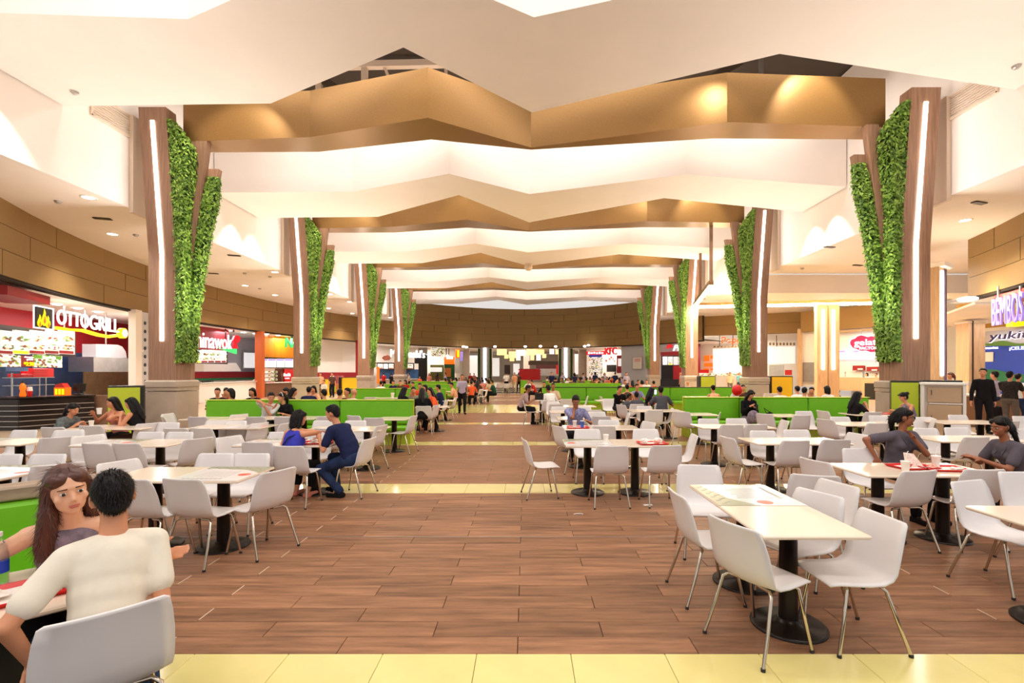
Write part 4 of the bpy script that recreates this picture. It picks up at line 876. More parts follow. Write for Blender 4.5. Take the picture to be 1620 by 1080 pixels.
# tray cabinet and lime panels by the nearest right column; lime panel by the left one
p = at(1492, 0, 12.2); e = empty('tray_cabinet', (p.x, p.y, 0), math.radians(-37), 'beige tray return cabinet with white frame and wire handles', 'cabinet')
w = .86; z = zof(607, 12.2)
MB().bbox((0, .35, z/2), (w-.1, .6, z-.04), .01).build('body', M_soffit, e)
for x in (-w/2+.03, w/2-.03): MB().box((x, .3, z/2), (.06, .75, z)).build('side_panel', M_wallwhite, e)
MB().bbox((0, .3, z), (w+.05, .8, .06), .01).build('top', M_wallwhite, e)
dz = M_cab = mat('beige_door', hexc(196, 166, 132), .45, noise=.05, scale=2)
f1 = MB().bbox((.02, .0, z-.28), (w-.2, .05, .38), .006).build('flap', M_cab, e); f2 = MB().bbox((.02, .0, (z-.5)/2), (w-.2, .05, z-.56), .006).build('door', M_cab, e); MB().box((.06, -.01, z-.5), (w-.2, .04, .03)).build('ledge', M_soffit, e)
for zz, par in ((z-.22, f1), (z*.42, f2)): MB().tube([(-w/2+.2, -.03, zz-.06), (-w/2+.2, -.09, zz-.05), (-w/2+.2, -.09, zz+.05), (-w/2+.2, -.03, zz+.06)], .008, 6).build('handle', M_dkmetal, par)
for (a, c, y0, d_, m, lb) in ((1413, 1453, 603, 13.0, M_lime, 'tall lime green tray bin at the foot of the nearest right column'), (1462, 1515, 602.5, 13.0, M_lime, 'wide lime green tray bin behind the beige cabinet'), (174.5, 221, 611, 13.9, M_lime, 'tall lime green tray bin behind the three seated women')):
    p = at((a+c)/2, 0, d_); w = (c-a)*d_/F; z = zof(y0, d_); rz = -math.atan2(p.x, p.y)*.8; w *= math.cos(rz); e = empty('tray_bin', (p.x, p.y, 0), rz, lb, 'bin'); MB().bbox((.02, .17, z/2+.01), (w+.1, .28, z+.02), .01).build('body', M_black, e); MB().box((-.02, .03, z/2-.01), (w, .05, z-.05)).build('front', m, e)
# ------------------------------------------------------------------ dining furniture
def chair_shell():
    prof = [(-.262, .83, .185, .012), (-.258, .815, .207, .018), (-.245, .75, .221, .03), (-.228, .66, .232, .04), (-.212, .57, .236, .045), (-.19, .5, .236, .04), (-.15, .455, .232, .03), (-.09, .437, .226, .018), (0, .436, .222, .012), (.1, .443, .216, .008), (.18, .45, .208, .004), (.225, .447, .2, 0), (.243, .436, .186, 0)]
    n = 9; th = .012; b = MB(); P_ = []
    for i, (y, z, w, c) in enumerate(prof):
        y0, z0 = prof[max(i-1, 0)][:2]; y1, z1 = prof[min(i+1, len(prof)-1)][:2]; t = Vector((0, y1-y0, z1-z0)).normalized(); nr = Vector((0, -t.z, t.y))   # points up/forward
        if nr.y < 0 and nr.z < .2: nr = -nr
        for k in range(n):
            u = -1+2*k/(n-1); P_.append((Vector((u*w, y, z))+nr*(c*u*u), nr))
    vs = [p for p, q in P_]+[p-q*th for p, q in P_]; m = len(P_); r = len(prof); fs = []
    for i in range(r-1):
        for k in range(n-1):
            a = i*n+k; fs += [(a, a+n, a+n+1, a+1), (m+a, m+a+1, m+a+n+1, m+a+n)]
    for i in range(r-1):
        a, c = i*n, i*n+n-1; fs += [(a, m+a, m+a+n, a+n), (c, c+n, m+c+n, m+c)]
    for k in range(n-1): fs += [(k, k+1, m+k+1, m+k), ((r-1)*n+k, m+(r-1)*n+k, m+(r-1)*n+k+1, (r-1)*n+k+1)]
    return b.add(vs, fs, True).mesh('seat_shell')
CH = {'seat_shell': chair_shell()}
def leg_pts(sx, sy):
    if sy > 0: return [(sx*.06, .1, .425), (sx*.16, .115, .425), (sx*.185, .13, .405), (sx*.205, .165, .2), (sx*.222, .205, .012)]
    return [(sx*.06, -.09, .42), (sx*.16, -.105, .42), (sx*.19, -.125, .398), (sx*.215, -.185, .2), (sx*.235, -.25, .012)]
LEGM = [(MB().tube(leg_pts(a, b), .0115, 8).mesh('leg'), MB().lathe([(.014, 0), (.014, .02)], c=(leg_pts(a, b)[-1][0], leg_pts(a, b)[-1][1], 0), n=8).mesh('foot')) for a in (-1, 1) for b in (-1, 1)]
FRM = MB().tube([(-.07, .1, .425), (-.07, -.09, .42)], .01, 6).tube([(.07, .1, .425), (.07, -.09, .42)], .01, 6).box((0, 0, .428), (.16, .14, .012)).mesh('under_frame')
def make_chair(x, y, rz, detail=True):
    e = empty('dining_chair', (x, y, 0), math.radians(rz)); link('seat_shell', CH['seat_shell'], M_shell, e); link('under_frame', FRM, M_chrome, e)
    for lm, fm in LEGM:
        l = link('leg', lm, M_chrome, e)
        if detail: link('foot', fm, M_rubber, l)
    return e
CHAIRS = []        # (seat x, seat y, object)
def chair_top(px, py, rz, d=None):
    d = d or .97*F/(py-HY); tx = (px-CX)*d/F; a = math.radians(rz)
    x, y = tx-math.sin(a)*.25, d+math.cos(a)*.25
    o = make_chair(x, y, rz, d < 12); CHAIRS.append((x, y, o)); return o
TOPM = MB().bbox((0, 0, .737), (.7, .7, .026), .008).mesh('tabletop')
POLM = MB().lathe([(.066, .03), (.062, .2), (.058, .7), (.09, .7), (.09, .724)], n=18).mesh('pole')
BASM = MB().lathe([(.25, 0), (.25, .012), (.235, .022), (.09, .034), (.07, .06)], n=28).mesh('base')
TABLES = {}        # key: (centre, short description)
M_sage = mat('sage_print', hexc(150, 154, 124), .3); M_ink = mat('ink_grey', hexc(150, 148, 142), .4); M_dot = mat('red_dot', hexc(226, 90, 66), .3)
def print_on(e, mirror=1, rz=0):
    p = MB().box((0, 0, .7508), (.694, .694, .0016)).build('print_sheet', M_topw, e)
    pts = [(-.347, -.347), (-.02, -.347), (-.1, -.25), (-.19, -.12), (-.2, .02), (-.24, .16), (-.26, .347), (-.347, .347)]
    MB().prism([(x*mirror, y) for x, y in (pts if mirror > 0 else pts[::-1])], .7517, .7525).build('sage_band', M_sage, p)
    MB().lathe([(.062, .7518), (.062, .7528)], c=(.06*mirror, -.25, 0), n=20).build('red_dot', M_dot, p)
    b = MB()
    for k in range(9): b.box((.04*mirror, -.12+.04*k, .7521), (.3-.03*(k % 3), .006, .0008))
    for k in range(9): b.box((.25*mirror, .22-.045*k+.02, .7521), (.035, .03, .0008), .5)
    for k in range(12): b.box(((-.29+.05*(k % 2))*mirror, -.3+.055*k, .753), (.05, .018, .0008), .6)
    b.build('print_lines', M_ink, p)['kind'] = 'stuff'; p.rotation_euler = (0, 0, rz)
def table_unit(x, y, rz=0, label='', printed=0, m=None, turn=0):
    e = empty('dining_table', (x, y, 0), math.radians(rz), label, 'table'); link('tabletop', TOPM, m or M_top, e); link('pole', POLM, M_pole, e); link('base', BASM, M_pole, e)
    if printed: print_on(e, 1 if printed > 0 else -1, turn)
    return e
def pair(key, x, y, desc, along='x', pr=(0, 0), single=False, words=None):
    TABLES[key] = (x, y, .35 if single else .7, desc, along)
    if single: table_unit(x, y, 0, 'cream table on a black pole, '+(words or desc)); return
    for s, nm in ((-1, 0), (1, 1)):
        w = (('left', 'right') if along == 'x' else ('near', 'far'))[nm]
        table_unit(x+(s*.352 if along == 'x' else 0), y+(s*.352 if along == 'y' else 0), 0, '%s dining table, %s unit of %s' % ('white printed' if pr[nm] else 'cream', w, desc), pr[nm], None, (-PI/2 if pr[nm] > 0 else PI/2) if along == 'x' else 0)
pair('T1', 1.87, 3.79, 'the nearest right pair', 'y', (0, 1))
pair('T2', 3.8, 3.1, 'the pair cut by the right frame edge', 'y')
pair('T3', 4.17, 5.24, 'the two grey shirted women\'s pair', 'x')
pair('T4', 4.1, 7.4, 'the empty pair behind the nearest right table')
pair('T5', 4.02, 9.4, 'the empty pair before the phone woman\'s bench')
pair('T6', 4.37, 12.1, 'the left end of the phone woman\'s bench', single=True, words='at the left end of the phone woman\'s bench')
pair('T7', 6.3, 11.75, 'the phone woman\'s small table', single=True, words='right beside the woman looking at her phone')
pair('T8', 6.95, 9.85, 'the pair before the cup holding woman')
pair('T9', 8.75, 12.1, 'the cup holding woman\'s pair')
pair('T10', 7.0, 7.65, 'the pair behind the two grey shirted women')
pair('T11', 9.25, 10.2, 'the pair before the standing man in black')
pair('T12', 1.28, 7.2, 'the aisle pair with the rubbish tray', pr=(1, 0))
pair('T13', 1.42, 9.2, 'the plaid shirted man\'s pair')
pair('T14', 1.42, 11.05, 'the first pair behind the plaid man')
pair('T15', 1.35, 12.85, 'the second pair behind the plaid man')
pair('T15b', 1.45, 14.9, 'the third pair behind the plaid man')
pair('T16', 3.85, 15.7, 'the five diners\' pair by the long bench')
pair('T17', 3.55, 13.2, 'the pair before the five diners')
pair('T18', 3.3, 17.9, 'the pair between the five diners and the bench')
pair('T19', .95, 18.1, 'the two office men\'s pair')
pair('T18b', 7.5, 20.6, 'the far right bench pair')
pair('T20', -3.47, 5.0, 'the pair behind the cream shirted man', pr=(0, -1))
pair('T21', -5.8, 7.22, 'the pair before the three chatting women', pr=(-1, 0))
pair('T22', -3.48, 7.22, 'the blue dressed couple\'s pair', pr=(-1, 0))
pair('T23', -5.65, 9.35, 'the pair before the embracing couple', pr=(0, -1))
pair('T24', -8.0, 7.32, 'the far left printed pair', pr=(-1, 0))
pair('T25', -5.85, 5.1, 'the nearest pair at the left frame edge', pr=(-1, -1))
pair('T26', -7.8, 9.25, 'the three chatting women\'s pair')
pair('T27', -6.95, 11.0, 'the pair right of the three women')
pair('T28', -5.45, 11.15, 'the embracing couple\'s pair')
pair('T29', -2.98, 11.0, 'the left bench\'s aisle end', single=True, words='at the aisle end of the near left bench')
pair('T30', -3.3, 9.0, 'the pair behind the blue couple')
pair('T31', -3.05, 14.7, 'the first left aisle pair')
pair('T32', -3.3, 17.9, 'the second left aisle pair')
pair('T33', -2.9, 27.8, 'the six far diners\' pair')
pair('T34', -5.6, 19.6, 'the pair by the second left bench')
pair('T35', -4.6, 26, 'the pair before the third left bench')
LC = [(1105, 735, 172), (1070, 778, -88), (1158, 826, -66), (1396, 814, 92), (1297, 778, 112), (1327, 763, 103), (1290, 751, -20),
      (1455, 744, 10), (1558, 742, 0), (1358, 709, 180), (1288, 727, -75), (1530, 760, 196), (1612, 746, 180),
      (1150, 691, -82), (1206, 681, 180), (1259, 679.5, 178), (1259, 696.5, 4), (1323, 695, 0), (1357, 685.5, 95),
      (1158, 671.5, 0), (1197, 671, 4), (1120, 662, 180), (1164, 661.5, 180), (1242, 664.5, 82), (1099, 687.5, 84),
      (829, 694, -80), (969, 705, 4), (1055, 704, 6), (929, 678.5, 178), (1021, 678.5, 180), (882, 673.5, -62), (955, 673.5, 0),
      (963, 664, 180), (951, 658, 0), (944, 651, 180), (939, 648, 0), (995, 653.5, 84), (884, 643, 180), (880, 639, 0), (875, 635, 180), (923, 643, 176), (896, 631, 0),
      (930, 626, 88), (950, 627, -86), (963, 630.5, 180), (1008, 639, 0), (1047, 638, 0), (1019, 642, 180), (1036, 648.5, 4), (1027, 667, 112), (1064, 645.5, 82), (982, 640, -60),
      (1078, 651, -36), (1139, 652, 66), (1209, 654, -60), (1269, 656.5, 6), (1271, 650, 182), (1301, 649.5, -82), (1305, 663, -72), (1328, 659, 180), (1382, 651.5, 0), (1389, 657, 180), (1389, 669, 0),
      (1459, 659.5, 180), (1478, 662, 58), (1463, 677, 180), (1512, 676, 180), (1545, 691, 3), (1514, 656, 180), (1597, 665.5, 0), (1616, 658, 180), (1615, 678, 182),
      (287, 757, -10), (441, 743, 66), (207, 757, -12), (187, 729, -108), (343, 717, 180), (400, 717, 178), (456, 705, -5), (406, 699, 0), (585, 693, 80), (362, 690, -112), (504, 683, 180), (447, 683, 180),
      (515, 677, 0), (513, 665, 180), (563, 665, 180), (591, 660.5, 0), (604, 672.5, 76), (655, 657, 80), (828, 633, -90), (670, 642, 4), (868, 633.5, 24), (452, 669, 88), (411, 668.5, 70), (404, 659, 0), (449, 659, 0), (343, 665, 180), (374, 665, 180), (318, 677, -8), (277, 677, 0),
      (240, 683, 180), (286, 683, 180), (315, 693, 60), (151, 701, -5), (199, 701, -5), (140, 688.5, -118), (93, 691, 44), (110, 680, 196), (83, 675.5, 0), (40, 680, 180), (143, 673, 0), (236, 669, 62), (78, 718, 180), (9, 718, 180), (92, 733.5, 42),
      (312, 659, 0), (265, 654, -88), (257, 658.5, -45), (268, 668, 178), (379, 655, 62), (517, 658, 30), (559, 657, -30),
      (657, 637, 180), (672, 632, 0), (692, 640, 76), (707, 632, 82), (721, 628.5, 82), (664, 628, 178), (585, 628, 0), (640, 628, 0), (600, 622, 180)]
for px, py, rz in LC: chair_top(px, py, rz)
for px, py, rz in [(734, 614, 0), (744, 614.5, 0), (753, 614, -4), (762, 615, 60), (771, 616, 84), (790, 607, 0), (800, 606.5, 4), (806, 606.5, 70), (1216, 622, 0), (1226, 622, 4), (1150, 627, 60), (1086, 619, 0), (1187, 627, 0), (1110, 614, 0)]:
    chair_top(px, py, rz)
def side_of(x, y, t):
    tx, ty, hw, desc, al = t; hx, hy = (hw, .35) if al == 'x' else (.35, hw)
    if hw < .4: hx = hy = .35
    dx, dy = (x-tx)/hx, (y-ty)/hy
    if abs(dx)-1 > (abs(dy)-1)*hy/hx*.9: return 'left end' if dx < 0 else 'right end'
    return 'near side' if dy < 0 else 'far side'
def finish_chair_labels():
    grp = {}
    for x, y, o in CHAIRS:
        a = o.rotation_euler.z; fx, fy = x-math.sin(a)*.45, y+math.cos(a)*.45
        k = min(TABLES, key=lambda q: max(0, abs(fx-TABLES[q][0])-TABLES[q][2])**2+max(0, abs(fy-TABLES[q][1])-.35)**2+.02*((fx-TABLES[q][0])**2+(fy-TABLES[q][1])**2))
        grp.setdefault((k, side_of(x, y, TABLES[k])), []).append((x, y, o))
    for (k, s), L_ in grp.items():
        L_.sort(key=lambda q: q[0] if s in ('near side', 'far side') else q[1])
        n = len(L_)
        for i, (x, y, o) in enumerate(L_):
            if n == 1: w = ''
            else:
                if s in ('near side', 'far side'): nm = {2: ['left one', 'right one'], 3: ['left one', 'middle one', 'right one'], 4: ['leftmost', 'second from left', 'third from left', 'rightmost']}
                else: nm = {2: ['front one', 'rear one'], 3: ['front one', 'middle one', 'rear one'], 4: ['frontmost', 'second from front', 'third from front', 'rearmost']}
                w = ' '+(nm[n][i] if n in nm else ['first', 'second', 'third', 'fourth', 'fifth', 'sixth', 'seventh', 'eighth'][i]+(' from left' if 'side' in s else ' from front'))+','
            lb = 'white shell chair,%s %s of %s' % (w, s, TABLES[k][3])
            tag(o, lb if len(lb.split()) <= 16 else lb.replace('shell ', ''), 'chair', 'white shell dining chairs')
# near left diagonal table, bench and the man's chair
TD = 45
u = Vector((math.cos(PI/4), math.sin(PI/4), 0)); nrm_ = Vector((-u.y, u.x, 0))
corner = Vector((-1.83, 2.42, 0)); tc_ = corner-u*.35+nrm_*.35
table_unit(tc_.x, tc_.y, TD, 'cream table with red tray and bottle between the cream shirted man and the girl'); t2 = tc_-u*.704
table_unit(t2.x, t2.y, TD, 'cream table at the lower left corner, cut by the frame')
a_ = math.radians(45); man_seat = Vector((-1.70, 1.97, 0))
o = make_chair(man_seat.x-.25*math.sin(a_), man_seat.y+.25*math.cos(a_), 45); tag(o, 'large white shell chair holding the cream shirted man, lower left corner', 'chair')
MANCH = Vector(o.location)
# green benches
def bench(x0, x1, y, z=1.07, seams=(), face=-1, label='', cap=None, seat=True, grp=None, wings=False):
    e = empty('green_bench', ((x0+x1)/2, y, 0), 0, label, 'bench', grp); L_ = x1-x0; cuts = [x0]+list(seams)+[x1]
    for a, b in zip(cuts, cuts[1:]):
        MB().bbox(((a+b)/2-(x0+x1)/2, -.0, (z+.47)/2), (b-a-.012, .14, z-.47), .03).build('back_cushion', M_green, e)
        if seat: MB().bbox(((a+b)/2-(x0+x1)/2, -.3, .41), (b-a-.008, .5, .12), .03).build('seat_cushion', M_green, e)
        if seat: MB().bbox(((a+b)/2-(x0+x1)/2, .34, .41), (b-a-.008, .5, .12), .03).build('rear_seat_cushion', M_green, e)
    MB().box((0, 0, .235), (L_, .5, .47)).build('plinth', M_lime, e); MB().bbox((0, .09, z/2), (L_+.03, .05, z), .01).build('back_board', M_lime, e)
    MB().bbox((0, .02, z+.012), (L_+.03, .19, .025), .008).build('cap_rail', cap or M_lime, e)
    return e
bench(-8.1, -2.86, 12.3, seams=(-4.7,), label='long lime green padded bench behind the embracing couple')
bench(-7.6, -3.45, 20.9, seams=(-5.6,), label='second lime green bench on the left, behind the near left bench')
bench(-8.2, -3.9, 28.2, label='third lime green bench on the left'); bench(-8.4, -4.2, 36.2, label='fourth and farthest lime green bench on the left')
bench(4.45, 9.6, 13.55, seams=(5.98, 7.9), label='lime green padded bench with the woman looking at her phone')
bench(.8, 10.3, 22.6, seams=(2.85, 6.75, 8.6), label='long lime green bench with dark cap across the right half', cap=M_dkmetal)
bench(1.5, 6.0, 30.4, label='lime bench behind the long dark capped bench'); bench(1.4, 5.4, 39, label='farthest lime bench right of the aisle'); bench(-3.2, -2.6, 40, label='short green bench end left of the far aisle', seat=False); bench(-.4, .15, 41, label='short green bench end right of the walking men', seat=False)
S0 = Vector((-2.9, 3.45, 0)); ctr = S0-u*1.6
e = empty('green_bench', (ctr.x, ctr.y, 0), PI/4, 'near green bench with wooden top rail, behind the girl at left', 'bench')
MB().bbox((0, 0, .7), (3.2, .14, .56), .03).build('back_cushion', M_green, e); MB().bbox((0, -.32, .41), (3.2, .54, .12), .03).build('seat_cushion', M_green, e); MB().box((0, -.2, .18), (3.18, .5, .36)).build('plinth', M_black, e)
MB().bbox((0, .04, 1.03), (3.24, .2, .085), .01).build('top_rail', M_capwood, e); MB().box((0, .1, .5), (3.2, .05, 1.0)).build('back_board', M_capwood, e)
# ------------------------------------------------------------------ trays, cups and litter
def crumple(c, r, seed, m=None):
    rg = random.Random(seed); b = MB().ell(c, r, 9, 6); b.v = [tuple(Vector(c)+(Vector(v)-Vector(c))*rg.uniform(.6, 1.25)) for v in b.v]; b.smooth = [False]*len(b.smooth); return b
def tray(x, y, rz, label, z=.7515):
    e = empty('food_tray', (x, y, z), rz, label, 'tray'); b = MB(); w, d = .21, .15
    vs = [(-w*.88, -d*.86, 0), (w*.88, -d*.86, 0), (w*.88, d*.86, 0), (-w*.88, d*.86, 0), (-w, -d, .022), (w, -d, .022), (w, d, .022), (-w, d, .022), (-w*.95, -d*.94, .022), (w*.95, -d*.94, .022), (w*.95, d*.94, .022), (-w*.95, d*.94, .022), (-w*.86, -d*.83, .004), (w*.86, -d*.83, .004), (w*.86, d*.83, .004), (-w*.86, d*.83, .004)]
    fs = [(3, 2, 1, 0)]+[(i, (i+1) % 4, 4+(i+1) % 4, 4+i) for i in range(4)]+[(4+i, 4+(i+1) % 4, 8+(i+1) % 4, 8+i) for i in range(4)]+[(8+i, 8+(i+1) % 4, 12+(i+1) % 4, 12+i) for i in range(4)]+[(12, 13, 14, 15)]
    b.add(vs, fs).build('tray', M_red, e); MB().box((0, .01, .0055), (.3, .2, .002), .1).build('tray_liner', M_paper, e); return e
CUPM = MB().lathe([(.03, 0), (.042, .11), (.045, .112), (.045, .118), (.038, .118), (.034, .1)], n=16).mesh('cup')
def cup(x, y, label, m=None, straw=False, s=1.0, z=.7515, lid=True):
    e = empty('paper_cup', (x, y, z), 0, label, 'cup'); e.scale = (s, s, s); link('cup', CUPM, m or M_paper, e)
    if lid: MB().lathe([(.046, .118), (.044, .126), (.02, .128)], n=16).build('lid', M_topw, e)
    if straw: MB().tube([(0, 0, .12), (.012, 0, .2), (.03, 0, .22)], .004, 6).build('straw', M_topw, e)
    return e
def paperball(x, y, z, r, seed, label, m=None, cat='rubbish'):
    return tag(crumple((0, 0, r[2]), r, seed).build('crumpled_paper', m or M_paper, None, (x, y, z)), label, cat)
tz = .7515; lz = .759
tray(1.85, 7.05, .05, 'red tray heaped with crumpled paper on the aisle table'); paperball(1.74, 7.06, lz, (.075, .06, .035), 1, 'white crumpled wrapper on the left of the rubbish tray'); paperball(1.9, 7.0, lz, (.06, .05, .03), 2, 'reddish white food carton in the middle of the rubbish tray', mat('pinkish_paper', hexc(236, 180, 160), .6)); paperball(1.95, 7.1, lz, (.065, .05, .04), 3, 'white crumpled wrapper on the right of the rubbish tray'); cup(1.2, 7.2, 'white paper cup left of the rubbish tray', lid=False)
paperball(1.1, 6.98, tz, (.05, .03, .004), 4, 'flat paper scraps before the white cup on the aisle table')
tray(.98, 9.06, 0, 'red tray in front of the plaid shirted man'); cup(.93, 9.1, 'clear white cup on the plaid man\'s tray', mat('cup_clear', hexc(225, 215, 210), .2), z=lz); cup(1.07, 9.08, 'blue cup on the plaid man\'s tray', mat('cup_blue', hexc(50, 90, 190), .4), z=lz)
tray(4.5, 5.2, -.12, 'red tray with cartons between the two grey shirted women'); tray(4.24, 5.3, .1, 'second red tray, behind the first on the women\'s table')
cup(3.97, 5.05, 'white cup with straw left of the women\'s red tray', straw=True, lid=False); cup(4.5, 5.3, 'white cup with blue mark and straw on the women\'s tray', straw=True, z=lz)
o = MB().slab([(-.1, 0, 0), (.1, 0, 0), (.07, .1, .12), (-.06, .08, .14)], (.01, .02, .003)).build('fries_bag', mat('bag_print', hexc(244, 214, 200), .6, noise=.25, scale=40), None, (4.27, 5.3, lz)); tag(o, 'pale patterned paper bag standing on the rear tray', 'bag')
for i, (x, y) in enumerate([(4.16, 5.27), (4.38, 5.2)]): paperball(x, y, lz, (.055, .045, .025), 7+i, ['red food carton on the rear tray of the grey shirted women', 'red and white food carton on the front tray of the grey shirted women'][i], M_red if i == 0 else mat('pinkish_paper', hexc(236, 180, 160), .6))
paperball(4.6, 5.16, lz, (.08, .04, .014), 9, 'flattened napkin on the right of the women\'s tray')
tray(-3.05, 7.12, .2, 'red tray between the blue dressed couple'); paperball(-3.13, 7.14, lz, (.06, .05, .03), 12, 'white wrapper on the left of the couple\'s tray'); paperball(-2.98, 7.12, lz, (.05, .05, .035), 13, 'white wrapper on the right of the couple\'s tray'); 
tray(8.95, 12.05, 0, 'red tray on the cup holding woman\'s table'); paperball(8.62, 12.1, tz, (.12, .06, .03), 15, 'white papers beside the tray of the cup holding woman')
tray(4.0, 15.6, 0, 'red tray on the five diners\' table'); cup(-5.35, 19.5, 'white paper cup on the table before the second left bench', s=1.6); cup(-8.3, 9.25, 'small white cup on the three women\'s table', lid=False)
tp = tc_-u*.1-nrm_*.08; tray(tp.x-.05, tp.y-.03, PI/4, 'red tray between the cream shirted man and the girl')
paperball(tp.x-.1, tp.y-.08, lz, (.06, .05, .02), 21, 'white napkin on the left of the near red tray'); paperball(tp.x+.03, tp.y+.02, lz, (.07, .05, .018), 22, 'scattered brownish food scraps on the near red tray', mat('scraps', hexc(224, 196, 150), .7, noise=.4, scale=60))
bp = tc_+nrm_*.18-u*.22; e = empty('water_bottle', (bp.x, bp.y, tz), 0, 'clear plastic bottle with blue label on the girl\'s table', 'bottle'); e.scale = (1.15, 1.15, 1.15)
MB().lathe([(.03, 0), (.034, .01), (.034, .13), (.028, .16), (.013, .19), (.013, .205)], n=18).build('bottle', M_glass, e); MB().lathe([(.0347, .05), (.0347, .1)], n=18).build('label', M_blue, e); MB().lathe([(.015, .205), (.015, .222)], n=14).build('cap', M_topw, e)
tag(MB().bbox((0, 0, .008), (.16, .1, .016), .006).build('wallet', mat('dark_leather', hexc(60, 40, 32), .5), None, tc_-u*.42+nrm_*.2+Vector((0, 0, tz))), 'dark brown wallet under the girl\'s hand', 'wallet')
tag(MB().tube([(-.06, 0, .006), (-.03, .02, .008), (.03, .022, .008), (.06, .004, .006)], .005, 6).build('straw_wrapper', M_paper, None, onz(915, 814, 0)), 'curved white straw wrapper on the plank floor', 'litter')
p = onz(1025, 799, 0); tag(MB().bbox((0, 0, .004), (.12, .05, .008), .003, .2).build('paper_scrap', M_paper, None, p), 'white paper scrap on the floor under the aisle table', 'litter')
e = empty('balloon', at(1166, 617, 15.2), 0, 'red round balloon beside the phone woman', 'balloon'); e.location.z = 1.22; MB().ell((0, 0, 0), (.155, .155, .18), 16, 12).build('balloon', mat('balloon_red', hexc(220, 20, 24), .12), e); MB().lathe([(.002, 0), (.02, -.03)], c=(0, 0, -.175), n=8).build('knot', M_red, e); MB().tube([(0, 0, -.2), (.02, 0, -.5), (0, .02, -.9), (.01, 0, -1.215)], .004, 5).build('string', M_paper, e)
# ------------------------------------------------------------------ people
SKIN = {'tan': mat('skin_tan', hexc(214, 146, 108), .5, noise=.06, scale=6), 'brown': mat('skin_brown', hexc(160, 98, 66), .5, noise=.06, scale=6), 'fair': mat('skin_fair', hexc(236, 180, 146), .5, noise=.05, scale=6)}
M_hair = mat('black_hair', hexc(18, 12, 11), .45, spec=.25, noise=.4, scale=30, stretch=(1, 1, .15)); M_brownhair = mat('brown_hair', hexc(84, 42, 28), .4, noise=.35, scale=30, stretch=(1, 1, .15))
M_eye = mat('eye_white', hexc(206, 196, 188), .3); M_iris = mat('iris', hexc(34, 22, 16), .2); M_lip = mat('lip', hexc(190, 100, 86), .4)
def cloth(name, c, **k): return mat('cloth_'+name, hexc(*c), .9, spec=.15, noise=k.pop('noise', .1), scale=k.pop('scale', 12), **k)
C_ = {'cream': cloth('cream', (236, 226, 208), noise=.05), 'white': cloth('white', (238, 234, 230), noise=.05), 'black': cloth('black', (26, 24, 26)), 'navy': cloth('navy', (34, 40, 74)), 'royal': cloth('royal', (64, 66, 178)), 'jeans': cloth('jeans', (44, 58, 92), noise=.3, scale=8), 'grey': cloth('grey', (98, 90, 98)), 'slate': cloth('slate', (86, 84, 92)), 'pink': cloth('pink', (226, 140, 120)), 'orange': cloth('orange', (232, 96, 52)), 'red': cloth('red', (176, 36, 34)), 'green': cloth('green', (40, 120, 70)), 'sage': cloth('sage', (150, 150, 120)), 'cyan': cloth('cyan', (110, 190, 205)), 'beige': cloth('beige', (206, 180, 146)), 'lilac': cloth('lilac', (186, 176, 196)), 'peach': cloth('peach', (240, 178, 140)), 'brown': cloth('brown', (90, 62, 50)), 'taupe': cloth('taupe', (104, 92, 84)),
      'plaid': cloth('plaid', (150, 150, 190), noise=.45, scale=26), 'striped': cloth('striped', (176, 150, 146), noise=.3, scale=30, stretch=(.2, .2, 3)), 'floral': cloth('floral', (52, 46, 42), noise=.6, scale=26), 'print': cloth('print', (140, 126, 140), noise=.4, scale=24), 'greyprint': cloth('greyprint', (110, 116, 116), noise=.3, scale=24), 'darkgreen': cloth('darkgreen', (30, 70, 50))}
def two_bone(a, t, l1, l2, pole):
    a, t = Vector(a), Vector(t); d = t-a; L_ = min(d.length, (l1+l2)*.995); d = d.normalized()
    x = (l1*l1-l2*l2+L_*L_)/(2*L_); h = math.sqrt(max(0, l1*l1-x*x)); p = Vector(pole); p = (p-d*p.dot(d)).normalized()
    return a+d*x+p*h, a+d*L_
def basis(fwd, up):
    f = Vector(fwd).normalized(); r = f.cross(Vector(up)).normalized(); u = r.cross(f); return Matrix((r, f, u)).transposed()    # columns: right, forward, up
